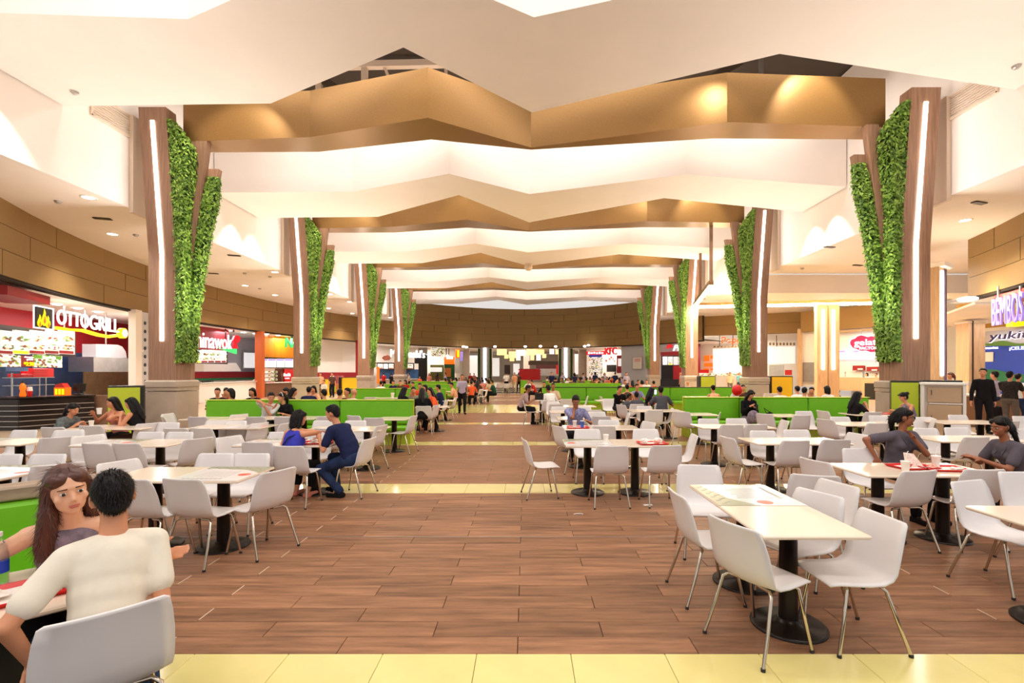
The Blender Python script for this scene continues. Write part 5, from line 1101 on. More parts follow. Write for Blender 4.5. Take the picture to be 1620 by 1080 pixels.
class Pose:
    def __init__(s, stand=False, lean=0, side=0, twist=0, yaw=0, pitch=0, tilt=0, L=None, R_=None, fL=None, fR=None, pL=None, pR=None, hz=None, wide=1.0, curl=.5, hdL=None, hdR=None, nR=None):
        s.__dict__.update(locals()); s.hz = hz or (.93 if stand else .535)
        rx = lambda a: Matrix.Rotation(-math.radians(a), 3, 'X'); sy = Matrix.Rotation(math.radians(side), 3, 'Y')
        up1 = sy @ rx(lean*.75) @ Vector((0, 0, 1)); up2 = sy @ rx(lean*1.2) @ Vector((0, 0, 1)); upn = sy @ rx(lean*.6) @ Vector((0, 0, 1))
        s.hip = Vector((0, 0, s.hz)); s.waist = s.hip+up1*.2; s.chest = s.waist+up2*.17; s.neck = s.chest+up2*.145; s.head_base = s.neck+upn*.075
        tw = Matrix.Rotation(math.radians(twist), 3, 'Z'); s.ax = (tw @ Vector((1, 0, 0))); s.tf = (tw @ rx(lean) @ Vector((0, 1, 0)))
        s.up2 = up2; s.sh = {1: s.neck-up2*.055+s.ax*.168*wide, -1: s.neck-up2*.055-s.ax*.168*wide}
        hy = Matrix.Rotation(math.radians(yaw), 3, 'Z') @ rx(pitch+lean*.25) @ Matrix.Rotation(math.radians(tilt), 3, 'Y'); s.Hm = hy
        s.hc = s.head_base+hy @ Vector((0, .012, .118)); s.arm = {}; s.leg = {}
        for sd in (1, -1):
            t = (R_ if sd > 0 else L) or ((sd*.24, .06, s.hz-.12) if stand else (sd*.2, .33, s.hz+.1)); pole = (pR if sd > 0 else pL) or (sd*.6, -.5, -.8)
            e, w = two_bone(s.sh[sd], t, .285, .25, pole); s.arm[sd] = (s.sh[sd], e, w)
            f = (fR if sd > 0 else fL) or ((sd*.1, .02, .085) if stand else (sd*.11, .40, .085)); f = Vector(f)
            h = s.hip+Vector((sd*.092, 0, -.01)); k, a = two_bone(h, f, .435, .425, (sd*.15, 1, .35)); s.leg[sd] = (h, k, a)
def remesh(mb, vox, it=2, fac=.6):
    me = mb.mesh('tmp'); o = bpy.data.objects.new('tmp', me); COL.objects.link(o)
    m = o.modifiers.new('r', 'REMESH'); m.mode = 'VOXEL'; m.voxel_size = vox; m.use_smooth_shade = True
    if it: q = o.modifiers.new('s', 'SMOOTH'); q.iterations = it; q.factor = fac
    dg = bpy.context.evaluated_depsgraph_get(); r = bpy.data.meshes.new_from_object(o.evaluated_get(dg))
    bpy.data.objects.remove(o); bpy.data.meshes.remove(me)
    r.polygons.foreach_set('use_smooth', [True]*len(r.polygons)); return r
def hand_prims(b, w, fdir, side, lod, curl, palm_n=None):
    f = Vector(fdir).normalized(); n = Vector(palm_n) if palm_n else Vector((-side*.5, 0, -.85)); n = (n-f*n.dot(f)).normalized(); sdv = f.cross(n)*(1 if True else 1)
    pc = w+f*.05
    if lod >= 2: b.ell(pc+f*.02, (.036, .036, .07), 8, 6, basis(f, n).to_4x4() @ Matrix.Rotation(PI/2, 4, 'X')); return
    M = Matrix((sdv, f, n)).transposed().to_4x4(); b.ell(pc, (.04, .052, .016), 12, 8, M); b.cap(w, w+f*.03, .027, .03)
    for i, (o, l) in enumerate(((-.03, .068), (-.011, .078), (.009, .073), (.028, .056))):
        r = .0092-.0006*abs(i-1); p = pc+sdv*o+f*.042; d = f; c = 0
        for k, q in enumerate((.45, .32, .23)):
            c += curl*(.45 if k == 0 else .6); d = f*math.cos(c)+n*math.sin(c); p2 = p+d*l*q; b.cap(p, p2, r, r*.93, 8); p = p2; r *= .93
    td = -1 if side > 0 else 1; p = pc+sdv*(.03*td)-f*.03; d = (f*.6+sdv*td*.75+n*.3).normalized(); q = p+d*.042; b.cap(p, q, .014, .0115, 8); q2 = q+(d*.7+f*.6+n*.2).normalized()*.034; b.cap(q, q2, .0112, .009, 8)
def body_prims(P, lod, female=0):
    b = MB(); w = P.wide
    T = lambda c, r: b.ell(c, (r[0]*w, r[1], r[2]), 14, 10, basis(P.tf, P.up2).to_4x4())
    T(P.hip+Vector((0, -.005, .02)), (.15, .105, .12)); T(P.waist, (.125, .092, .13)); T(P.chest, (.15, .102, .15)); T(P.neck-P.up2*.06, (.15, .075, .06))
    for sd in (1, -1):
        b.cap(P.neck-P.up2*.02, P.sh[sd], .05, .05); a = P.arm[sd]; b.cap(a[0], a[1], .046, .037); b.cap(a[1], a[2], .037, .025)
        fd = (P.hdR if sd > 0 else P.hdL) or (a[2]-a[1]); hand_prims(b, a[2], fd, sd, lod, P.curl, P.nR if sd > 0 else None)
        l = P.leg[sd]; b.cap(l[0], l[1], .082, .052); m = l[1]+(l[2]-l[1])*.35; b.cap(l[1], m, .052, .054); b.cap(m, l[2], .054, .034)
        fo = Vector((l[2].x*.25 if False else sd*.03, .16, -.045)); b.cap(l[2]+Vector((0, -.03, -.045)), l[2]+fo, .034, .027)
    b.cap(P.neck-P.up2*.03, P.head_base+P.Hm @ Vector((0, .01, .05)), .056 if not female else .05, .05 if not female else .045)
    h = lambda x, y, z: P.hc+P.Hm @ Vector((x, y, z)); M = P.Hm.to_4x4()
    b.ell(h(0, -.006, .012), (.075, .094, .098), 18, 12, M); b.ell(h(0, .03, -.05), (.058, .06, .066), 14, 10, M); b.ell(h(0, .062, -.092), (.026, .022, .022), 10, 8, M)
    b.cap(h(0, .085, .0), h(0, .098, -.034), .007, .0115); b.ell(h(0, .09, -.038), (.016, .012, .009), 8, 6, M)
    for sd in (1, -1):
        b.ell(h(sd*.076, -.008, -.012), (.012, .02, .034), 8, 8, M); b.ell(h(sd*.04, .058, -.03), (.026, .022, .024), 8, 6, M)
    b.ell(h(0, .08, .022), (.05, .012, .012), 8, 6, M)
    return b
def top_prims(P, sleeve, female=0, g=.014):
    b = MB(); w = P.wide; M = basis(P.tf, P.up2).to_4x4()
    T = lambda c, r: b.ell(c, ((r[0]+g)*w, r[1]+g, r[2]+g), 16, 10, M)
    T(P.hip+P.up2*.03, (.152, .112, .11)); T(P.waist, (.136, .106, .13)); T((P.waist+P.chest)/2, (.146, .107, .14)); T((P.waist+P.hip)/2, (.144, .108, .14)); T(P.chest, (.152, .106, .14)); T(P.chest+P.up2*.05, (.152, .1, .1))
    if sleeve != 'tank': T(P.neck-P.up2*.065, (.15, .078, .056))
    if female: 
        for sd in (1, -1): b.ell(P.chest+P.tf*.085+P.ax*sd*.07-P.up2*.01, (.068, .06, .066), 10, 8, M)
    for sd in (1, -1):
        a = P.arm[sd]
        if sleeve == 'tank': b.cap(P.chest+P.ax*sd*.07+P.up2*.06+P.tf*.03, P.neck+P.ax*sd*.09-P.up2*.03, .05, .03); continue
        b.cap(P.neck-P.up2*.03+P.ax*sd*.04, P.sh[sd], .05+g*.7, .05+g)
        if sleeve == 'short': e = a[0]+(a[1]-a[0])*.68; b.cap(a[0], e, .048+g, .05+g)
        else: b.cap(a[0], a[1], .047+g, .04+g); b.cap(a[1], a[1]+(a[2]-a[1])*.93, .04+g, .03+g)
    return b
def pants_prims(P, kind, g=.014):
    b = MB(); w = P.wide; b.ell(P.hip+Vector((0, -.006, .005)), ((.152+g)*w, .112+g, .105+g), 14, 10)
    for sd in (1, -1):
        l = P.leg[sd]; b.cap(l[0], l[1], .086+g, .056+g)
        if kind == 'long': b.cap(l[1], l[1]+(l[2]-l[1])*.97, .057+g, .045+g)
        elif kind == 'crop': b.cap(l[1], l[1]+(l[2]-l[1])*.72, .056+g, .05+g)
    return b
def hair_prims(P, style):
    b = MB(); h = lambda x, y, z: P.hc+P.Hm @ Vector((x, y, z)); M = P.Hm.to_4x4()
    b.ell(h(0, -.02, .026), (.083, .096, .097), 16, 12, M); b.ell(h(0, -.05, -.01), (.07, .058, .075), 14, 10, M)
    if style == 'short': b.ell(h(0, .02, .075), (.062, .06, .04), 12, 8, M)
    dn = Vector((0, -.25, -1)).normalized()
    if style in ('long', 'longside', 'bob', 'pony', 'bun'):
        for sd in (1, -1): b.ell(h(sd*.036, .036, .06), (.046, .05, .036), 10, 8, M)
    if style in ('long', 'longside'):
        b.cap(h(0, -.055, 0), P.neck-P.tf*.11-P.up2*.02, .075, .07); b.cap(P.neck-P.tf*.11-P.up2*.02, P.chest-P.tf*.135, .075, .05)
        for sd in (1, -1):
            b.cap(h(sd*.07, .01, .03), h(sd*.08, -.02, -.1), .026, .034); b.cap(h(sd*.08, -.02, -.1), P.sh[sd]-P.ax*sd*.07-P.tf*.05+P.up2*.02, .036, .03)
        if style == 'longside': s_ = P.sh[1]-P.ax*.06+P.tf*.07-P.up2*.02; b.cap(h(.08, .0, -.09), s_, .038, .046); b.cap(s_, s_-P.up2*.16+P.tf*.05, .046, .024)
    if style == 'bob':
        for sd in (1, -1): b.cap(h(sd*.074, -.01, .03), h(sd*.082, -.02, -.12), .03, .036)
        b.cap(h(0, -.06, .0), h(0, -.07, -.13), .075, .06)
    if style == 'bun': b.ell(h(0, -.115, .06), (.045, .045, .042), 10, 8); 
    if style == 'pony': b.cap(h(0, -.1, .03), h(0, -.13, -.05), .036, .04); b.cap(h(0, -.13, -.05), P.neck-P.tf*.12-P.up2*.08, .04, .02)
    return b
VOX = {0: .0075, 1: .0125, 2: .024}
CACHE = {}
PEOPLE = {}
def figure(key, P, lod, parts, loc, rz, s, label, group=None):
    """parts: skin, top (colour, sleeve), pants (colour, kind), hair (style, colour), shoes colour, female"""
    e = empty('person', loc, math.radians(rz), label, 'person', group); PEOPLE[e.name] = P; e.scale = (s, s, s); v = VOX[lod]; f = parts.get('female', 0)
    def get(k, fn, vox):
        kk = (key, k)
        if kk not in CACHE: CACHE[kk] = remesh(fn(), vox, 1 if lod > 1 else (2 if k[:3] in ('bod', 'hai', 'sho') else 12 if lod == 0 else 5))
        return CACHE[kk]
    bd = link('body', get('body%d' % f, lambda: body_prims(P, lod, f), v), SKIN[parts['skin']], e)
    c, sl = parts['top']; tp = link('top', get('top'+sl+str(f), lambda: top_prims(P, sl, f), v*1.25), C_[c], e)
    c, kd = parts['pants']; link('trousers', get('pants'+kd, lambda: pants_prims(P, kd), v*1.3), C_[c], e)
    def fuzz(me, st):
        rg = random.Random(3); b = MB(); n = 2600 if lod == 0 else 700; ps = me.polygons; L_ = (.018, .03) if st in ('short',) else (.03, .07)
        for _ in range(n):
            p = ps[rg.randrange(len(ps))]; c = p.center; nr = p.normal; lv = P.Hm.transposed() @ (c-P.hc)
            if lv.y > .035 and lv.z < .1: continue
            fl = Vector((0, -.35, -1)); fl = (fl-nr*fl.dot(nr)).normalized() if fl.length else fl
            d = (nr*rg.uniform(.1, .4)+fl+Vector((rg.uniform(-.35, .35), rg.uniform(-.3, .3), rg.uniform(-.2, .2)))).normalized(); w = d.cross(nr).normalized()*(.0022 if lod == 0 else .004); l = rg.uniform(*L_)
            b.add([c-nr*.004-w, c-nr*.004+w, c+d*l+nr*.003], [(0, 1, 2)])
        q = MB(); q.v = [tuple(v.co) for v in me.vertices]; q.f = [tuple(p.vertices) for p in ps]; q.smooth = [True]*len(q.f); return q.join(b).mesh('hair')
    if parts.get('hair'):
        st, hc = parts['hair']; hm = get('hair'+st, lambda: hair_prims(P, st), v*1.1); link('hair', hm if lod > 1 else CACHE.setdefault((key, 'fuzz'), fuzz(hm, st)), M_brownhair if hc == 'brown' else M_hair, e)
    for sd in (1, -1):
        l = P.leg[sd]
        def shoe(): return MB().cap(l[2]+Vector((0, -.035, -.05)), l[2]+Vector((sd*.03, .17, -.055)), .042, .036).box(l[2]+Vector((sd*.015, .07, -.08)), (.075, .24, .012))
        if lod < 2 or P.stand: link('shoe', get('shoe%d' % sd, shoe, .014), C_[parts.get('shoes', 'black')], e)
    h = lambda x, y, z: P.hc+P.Hm @ Vector((x, y, z)); M = P.Hm.to_4x4()
    if lod < 2 and parts.get('face', 1):
        for sd in (1, -1):
            kk = (key, 'eye', sd)
            if kk not in CACHE:
                CACHE[kk] = (MB().ell(h(sd*.031, .0835, -.002), (.014, .0085, .0075), 10, 8, M).mesh('eye'), MB().ell(h(sd*.031, .0885, -.002), (.0078, .0052, .0078), 8, 6, M).mesh('iris'), MB().cap(h(sd*.017, .0915, .0205), h(sd*.048, .079, .0185), .003, .002).mesh('eyebrow'))
            ey, ir, br = CACHE[kk]; q = link('eye', ey, M_eye, bd); link('eyebrow', br, M_brownhair if (parts.get('hair') or (0, 0))[1] == 'brown' else M_hair, bd); q2 = link('iris', ir, M_iris, bd)
        kk = (key, 'lips')
        if kk not in CACHE: CACHE[kk] = MB().cap(h(-.017, .0865, -.066), h(.017, .0865, -.066), .0038, .0038).cap(h(-.011, .0875, -.072), h(.011, .0875, -.072), .005, .005).mesh('lips')
        link('lips', CACHE[kk], M_lip, bd)
    return e
def head_at(P, px, d, rz, s):        # person origin that puts the head centre on column px at depth d
    q = Matrix.Rotation(math.radians(rz), 3, 'Z') @ (P.hc*s); return Vector(((px-CX)*d/F-q.x, d-q.y, 0))
# --- the two people in the foreground
P = Pose(lean=15, side=5.5, twist=6, yaw=2, pitch=2, tilt=-4, L=(-.22, .12, .56), pL=(-.7, -.4, -.5), R_=(.2, .2, .885), pR=(.05, -.3, -1), hdR=(.75, -.5, .02), nR=(-.45, -.6, .7), wide=.93, curl=.22, fL=(-.2, .36, .085), fR=(.2, .32, .085))
loc = MANCH-nrm_*.02+u*.0; figure('man_cream', P, 0, dict(skin='tan', top=('cream', 'short'), pants=('jeans', 'long'), hair=('short', 'black'), face=1), loc, 45, 1.0, 'person in a cream t-shirt seen from behind, hand held out over the table')
P = Pose(lean=36, side=4, twist=-6, yaw=10, pitch=-6, tilt=8, L=(-.02, .5, .79), R_=(.34, .42, .80), pR=(.8, -.2, -.5), wide=.9, curl=.3)
loc = head_at(P, 106, 2.5, 225, 1.06); figure('girl', P, 0, dict(skin='fair', top=('print', 'tank'), pants=('black', 'long'), hair=('longside', 'brown'), female=1), loc, 225, 1.06, 'person with long brown hair leaning over the table facing the cream shirted man')
# --- middle ground people: key, pose, head column, depth, heading, scale, parts, label
def mid(key, P, px, d, rz, s, parts, label, lod=1, group=None):
    return figure(key, P, lod, parts, head_at(P, px, d, rz, s), rz, s, label, group)
tbl = .80
mid('lady_blue', Pose(lean=20, twist=-8, yaw=-28, pitch=6, L=(-.16, .38, tbl), R_=(.1, .2, 1.02), pR=(1, .1, -.7), fL=(-.1, .3, .085), fR=(.12, .26, .085)), 474, 6.95, -15, .95, dict(skin='tan', top=('royal', 'tank'), pants=('black', 'crop'), hair=('bob', 'black'), female=1, shoes='pink'), 'person in a royal blue tank top with dark strap, seen from behind')
mid('man_navy', Pose(lean=28, yaw=8, pitch=12, L=(-.16, .42, tbl+.02), R_=(.14, .44, tbl+.02), wide=1.18, fL=(-.12, .12, .085), fR=(.14, .34, .085)), 526, 7.1, 78, 1.03, dict(skin='tan', top=('navy', 'short'), pants=('jeans', 'long'), hair=('short', 'black')), 'person in a navy t-shirt and jeans leaning over the blue couple\'s table')
mid('man_white', Pose(lean=18, side=-18, yaw=30, pitch=10, L=(-.1, .35, .95), R_=(-.15, .3, 1.0), pR=(.9, .1, .3), wide=1.1), 429, 11.9, 185, 1.0, dict(skin='tan', top=('white', 'short'), pants=('black', 'long'), hair=('short', 'black')), 'person in a white t-shirt leaning to a companion on the near left bench')
mid('lady_black', Pose(lean=14, side=6, yaw=-35, pitch=4, R_=(.18, .28, 1.0), L=(-.1, .36, tbl)), 446, 12.0, 175, .96, dict(skin='tan', top=('black', 'short'), pants=('black', 'long'), hair=('pony', 'black'), female=1), 'person in a black top with white hair band on the near left bench')
mid('lady_tile', Pose(lean=30, yaw=-6, pitch=14, L=(-.1, .45, tbl+.02), R_=(.1, .46, tbl+.03)), 116, 9.2, -90, .95, dict(skin='tan', top=('greyprint', 'short'), pants=('black', 'long'), hair=('pony', 'black'), female=1), 'person in a grey top with phone, leftmost of the three chatting women')
mid('lady_pink', Pose(lean=14, yaw=-24, pitch=4, L=(-.06, .2, 1.02), R_=(.3, .3, .98), pL=(-1, .3, -.6)), 178, 9.75, 172, .97, dict(skin='tan', top=('pink', 'tank'), pants=('black', 'long'), hair=('long', 'black'), female=1), 'person in a pink tank top holding a cup, middle of the three chatting women')
mid('lady_longhair', Pose(lean=14, yaw=8, pitch=8, L=(-.1, .3, .95), R_=(.1, .36, .84)), 207, 9.55, 100, .97, dict(skin='tan', top=('black', 'tank'), pants=('brown', 'crop'), hair=('long', 'black'), female=1), 'person with very long black hair, rightmost of the three chatting women')
mid('man_plaid', Pose(lean=16, pitch=24, L=(-.22, .36, tbl), R_=(.03, .19, 1.03), pR=(.9, .2, -.8), wide=1.05), 911, 10.0, 180, 1.0, dict(skin='brown', top=('plaid', 'short'), pants=('black', 'long'), hair=('short', 'black')), 'person in a plaid shirt eating behind a red tray')
mid('man_striped', Pose(lean=22, pitch=10, L=(-.14, .4, tbl), R_=(.14, .4, tbl), wide=1.12), 836, 16.7, -90, 1.03, dict(skin='brown', top=('striped', 'short'), pants=('black', 'long'), hair=('short', 'black')), 'person in a brownish striped shirt seated at the aisle facing right')
mid('man_office', Pose(lean=22, pitch=10, L=(-.2, .35, tbl), R_=(.2, .35, tbl), wide=1.12), 867, 17.0, 30, 1.02, dict(skin='brown', top=('white', 'long'), pants=('black', 'long'), hair=('short', 'black')), 'person in a white shirt seen from behind, opposite the striped shirt')
mid('man_office2', Pose(lean=12, L=(-.14, .4, tbl), R_=(.14, .4, tbl)), 875, 18.4, 170, 1.03, dict(skin='brown', top=('beige', 'short'), pants=('black', 'long'), hair=('short', 'black')), 'person facing the camera behind the white shirted man', lod=2)
mid('phone_lady', Pose(lean=10, twist=8, yaw=22, pitch=28, L=(-.04, .33, .86), R_=(.08, .32, .88)), 1188, 13.15, 180, .98, dict(skin='tan', top=('black', 'long'), pants=('print', 'long'), hair=('long', 'black'), female=1), 'person in a black cardigan looking down at a phone on the green bench')
mid('cup_lady', Pose(lean=16, yaw=-4, pitch=0, L=(-.08, .34, .96), R_=(.08, .34, .97), pL=(-.6, .1, -1), pR=(.6, .1, -1)), 1357, 12.1, -92, .98, dict(skin='tan', top=('black', 'short'), pants=('black', 'long'), hair=('long', 'black'), female=1), 'person in a black top with curly dark hair holding a cup')
mid('tank_lady', Pose(lean=18, yaw=-6, pitch=16, L=(-.14, .44, tbl+.02), R_=(.14, .42, tbl+.02)), 1429, 12.25, 84, .97, dict(skin='tan', top=('print', 'tank'), pants=('black', 'long'), hair=('bun', 'black'), female=1), 'person with a hair bun and sunglasses on the head, before the lime panel')
mid('grey_lady', Pose(lean=10, twist=6, yaw=52, pitch=2, L=(-.02, .24, .98), R_=(.36, .1, .72), pL=(-.6, .3, -1), pR=(1, -.3, .3), wide=1.08), 1431, 6.1, 186, 1.0, dict(skin='brown', top=('grey', 'short'), pants=('black', 'long'), hair=('pony', 'black'), female=1), 'person in a grey blouse and glasses resting chin on hand')
mid('grey_lady2', Pose(lean=20, yaw=8, pitch=8, L=(-.05, .48, tbl), R_=(.16, .46, tbl)), 1583, 5.65, 84, .97, dict(skin='brown', top=('grey', 'short'), pants=('black', 'long'), hair=('pony', 'black'), female=1), 'person in a grey blouse with dark ponytail at the right frame edge')
mid('man_black', Pose(stand=True, yaw=-18, R_=(.27, .1, .82), L=(-.24, .04, .8), wide=.98, fR=(.11, .08, .085)), 1555, 14.2, 150, 1.09, dict(skin='tan', top=('black', 'long'), pants=('black', 'long'), hair=('short', 'black')), 'person standing all in black before the oak pillar')
mid('man_jeans', Pose(stand=True, wide=1.05), 1573, 15.6, 20, 1.04, dict(skin='tan', top=('lilac', 'short'), pants=('jeans', 'long'), hair=('short', 'black')), 'person in pale shirt and jeans standing behind the man in black')
mid('man_floral', Pose(stand=True, yaw=-10, L=(-.16, .4, 1.05), R_=(.2, .38, 1.05), wide=1.15), 1598, 14.4, -60, 1.04, dict(skin='tan', top=('floral', 'short'), pants=('taupe', 'long'), hair=('short', 'black')), 'person in a dark flowered shirt standing at the wooden counter')
mid('counter_person', Pose(stand=True, L=(-.16, .4, 1.05)), 1611, 15.3, -70, 1.0, dict(skin='tan', top=('white', 'short'), pants=('jeans', 'long'), hair=('short', 'black')), 'person in a white shirt at the wooden counter, cut by the right edge', lod=2)
mid('counter_person', Pose(stand=True, L=(-.16, .4, 1.05)), 1503, 17.6, 60, 1.02, dict(skin='tan', top=('black', 'short'), pants=('jeans', 'long'), hair=('pony', 'brown')), 'person whose dark head shows above the beige tray cabinet', lod=2)
mid('table_lady', Pose(lean=16, pitch=8, L=(-.14, .42, tbl), R_=(.14, .42, tbl)), 1031, 15.5, -60, .98, dict(skin='tan', top=('black', 'tank'), pants=('black', 'long'), hair=('long', 'black'), female=1), 'person with long black hair turned to a lit phone, among the five diners')
mid('man_greytee', Pose(lean=16, L=(-.3, .38, tbl), R_=(.3, .38, tbl), wide=1.16), 1045, 15.0, 0, 1.02, dict(skin='brown', top=('slate', 'short'), pants=('black', 'long'), hair=('short', 'black')), 'person in a grey shirt seen from behind at the right of the five diners')
mid('boy_tee', Pose(lean=18, L=(-.24, .38, tbl), R_=(.24, .38, tbl)), 1007, 14.85, 0, .9, dict(skin='brown', top=('slate', 'short'), pants=('black', 'long'), hair=('short', 'black')), 'young person in dark tee seen from behind at the five diners\' table')
mid('boy_reach', Pose(lean=30, yaw=-10, L=(-.1, .5, .84), R_=(.14, .5, .84)), 996, 15.4, -80, .88, dict(skin='brown', top=('slate', 'short'), pants=('black', 'long'), hair=('short', 'black')), 'young person leaning in from the left of the five diners\' table', lod=2)
# --- farther people share a few poses
G = {'sit': Pose(lean=14, pitch=6, L=(-.18, .4, tbl), R_=(.18, .4, tbl)), 'sit2': Pose(lean=20, yaw=25, pitch=4, L=(-.2, .38, tbl), R_=(.05, .22, 1.02)), 'sit3': Pose(lean=8, yaw=-30, L=(-.15, .36, .8), R_=(.2, .36, .8)), 'stand': Pose(stand=True), 'walk': Pose(stand=True, lean=4, fL=(-.1, .28, .085), fR=(.1, -.25, .12), L=(-.25, -.12, .85), R_=(.25, .2, .88))}
def far(kind, px, py, rz, top, hair, label, group=None, d=None, sleeve='short', pants='black', s=1.0, skin='tan', female=None):
    P = G[kind]; d = d or (H-P.hc.z*s)*F/(py-HY); st = hair if isinstance(hair, str) else None
    return figure('far_'+kind, P, 2, dict(skin=skin, top=(top, sleeve), pants=(pants, 'long'), hair=(st, 'brown' if hair == 'longb' else 'black') if st else None, female=0), head_at(P, px, d, rz, s), rz, s, label, group)
FP = [
 ('sit', 344, 626, 200, 'black', 'short', 'person with dark hair behind the near left bench, leftmost head'),
 ('sit2', 358, 624, 190, 'red', 'bun', 'person with tied reddish hair behind the near left bench'),
 ('sit3', 364, 628, 160, 'navy', 'bob', 'dark head right beside the tied hair, behind the near left bench'),
 ('sit', 399, 626, 180, 'black', 'bob', 'person facing forward behind the near left bench, left of the embracing couple'),
 ('sit2', 452, 622.5, 100, 'pink', 'pony', 'person in pink behind the near left bench, above the embracing couple'),
 ('sit', 465, 619, -80, 'black', 'long', 'dark haired person facing right behind the near left bench'),
 ('sit', 489, 617, 10, 'navy', 'short', 'person in a navy jacket from behind, in front of the yellow bin'),
 ('sit2', 496, 615, 150, 'peach', 'bob', 'person in peach half hidden by the navy jacket'),
 ('sit', 512, 622, 60, 'white', 'short', 'person in white bending low before the yellow bin'),
 ('sit', 538, 621.5, 0, 'sage', 'short', 'person in a sage shirt from behind, left of the bald man'),
 ('sit3', 549, 619.5, 170, 'brown', 'short', 'person in brown facing the bald man'),
 ('sit', 560, 620.5, -20, 'white', None, 'bald person in a white shirt from behind'),
 ('sit', 640, 619, -40, 'black', 'long', 'person with long black hair and dark top at the aisle pair'),
 ('sit2', 654, 619, 170, 'sage', 'short', 'young person in pale green facing the camera at the aisle pair'),
 ('sit', 668, 625, 15, 'black', 'long', 'long dark haired person from behind at the aisle pair'),
 ('sit2', 680, 620.5, 120, 'orange', 'long', 'person in an orange top at the right of the aisle pair'),
 ('sit', 693, 613, 80, 'navy', 'short', 'person in navy at the end of the second left bench'),
 ('sit', 653, 608, 180, 'red', 'short', 'person in red against the third left bench'),
 ('sit', 664, 610, 180, 'orange', 'short', 'person in orange right of the person in red'),
 ('sit3', 672, 613, 180, 'green', 'bob', 'person in dark green on the second left bench'),
 ('sit2', 714, 608.5, 90, 'peach', 'short', 'person in peach beside the walking person at left aisle'),
 ('sit', 603, 606, 0, 'white', 'short', 'person in white far behind the second left bench'),
 ('sit', 622, 604.5, 180, 'navy', 'short', 'dark head above the third left bench, left one'),
 ('sit', 633, 604.5, 180, 'brown', 'short', 'dark head above the third left bench, middle one'),
 ('sit3', 641, 603.5, 180, 'red', 'bob', 'person in red above the third left bench, right one'),
 ('sit', 733, 606, 10, 'brown', 'short', 'first from left of the row of diners seen from behind at the far left aisle'),
 ('sit', 740, 604.5, 4, 'white', 'short', 'person in white, second of the row of diners at the far left aisle'),
 ('sit', 746, 605.5, 0, 'orange', 'short', 'person in orange, third of the row of diners at the far left aisle'),
 ('sit', 755.5, 604, 0, 'brown', 'long', 'person in brown, fourth of the row of diners at the far left aisle'),
 ('sit', 764, 602.5, 6, 'pink', 'short', 'person in pink, fifth of the row of diners at the far left aisle'),
 ('sit2', 772, 603, 60, 'beige', 'bob', 'person in beige, sixth of the row of diners at the far left aisle'),
 ('sit', 778, 604, 80, 'darkgreen', 'short', 'person in dark green at the right end of the far row of diners'),
 ('sit2', 841, 604, 100, 'red', 'short', 'person in dark red seated right of the walking people'),
 ('sit', 836, 602.5, 160, 'white', 'short', 'person in white behind the person in dark red'),
 ('sit', 861, 607, 170, 'black', 'short', 'dark head at the left end of the long dark capped bench'),
 ('sit2', 981, 615, 190, 'black', 'short', 'young person in black at the far left of the five diners'),
 ('sit', 992, 612.5, 0, 'brown', 'bun', 'person with bare shoulders from behind near the five diners'),
 ('sit', 1008, 611.5, 180, 'plaid', 'short', 'person in a checked shirt facing the camera behind the five diners'),
 ('sit', 989, 603.5, 180, 'white', 'short', 'person behind the long dark capped bench, left of the orange one'),
 ('sit', 1001, 604.5, 0, 'orange', 'long', 'person in orange behind the long dark capped bench'),
 ('sit2', 1010, 603.5, 180, 'orange', 'short', 'second person in orange behind the long dark capped bench'),
 ('sit', 1016, 603.5, 0, 'peach', 'bob', 'person in peach behind the long dark capped bench'),
 ('sit3', 1023, 603.5, 180, 'white', 'short', 'person in white behind the long dark capped bench'),
 ('sit', 1034, 605.5, 0, 'red', 'short', 'person in red at the right of the group behind the dark capped bench'),
 ('sit', 1088, 606, 0, 'white', None, 'bald head above the dark capped bench by the third right column'),
 ('sit', 1128, 614, 0, 'peach', 'bun', 'person with hair up in a peach top seen from behind'),
 ('sit', 1168, 611.5, -10, 'white', 'short', 'person in a white tee with dark stripe left of the second right column'),
 ('sit2', 1176, 613, 150, 'brown', 'short', 'person with dark cap beside the white tee'),
 ('sit', 1233, 622.5, 0, 'white', 'short', 'dark head before the yellow bin, behind the phone woman\'s bench'),
 ('sit', 1261, 622.5, 0, 'white', 'short', 'dark head right of the yellow bin, behind the phone woman\'s bench'),
 ('sit', 1273, 616, -50, 'white', 'short', 'person in white bending right behind the phone woman\'s bench'),
 ('sit2', 1284, 613.5, 120, 'lilac', 'short', 'person in lilac blue with hand at mouth behind the phone woman\'s bench'),
 ('sit', 1308, 618.5, 10, 'white', 'bob', 'person with reddish brown hair behind the phone woman\'s bench'),
]
for kind, px, py, rz, top, hair, lb in FP:
    NB = globals().get('NB', 0)+1; dd = 13.3+.75*(NB % 3) if ('behind the near left bench' in lb and py > 620) else 14.7+.7*(NB % 3) if 'phone woman' in lb else {640: 15.2, 654: 15.7, 668: 14.0, 680: 15.1}.get(px)
    far(kind, px, py, rz, top, hair, lb, sleeve='tank' if 'bare' in lb or 'hair up' in lb else 'short', d=dd)
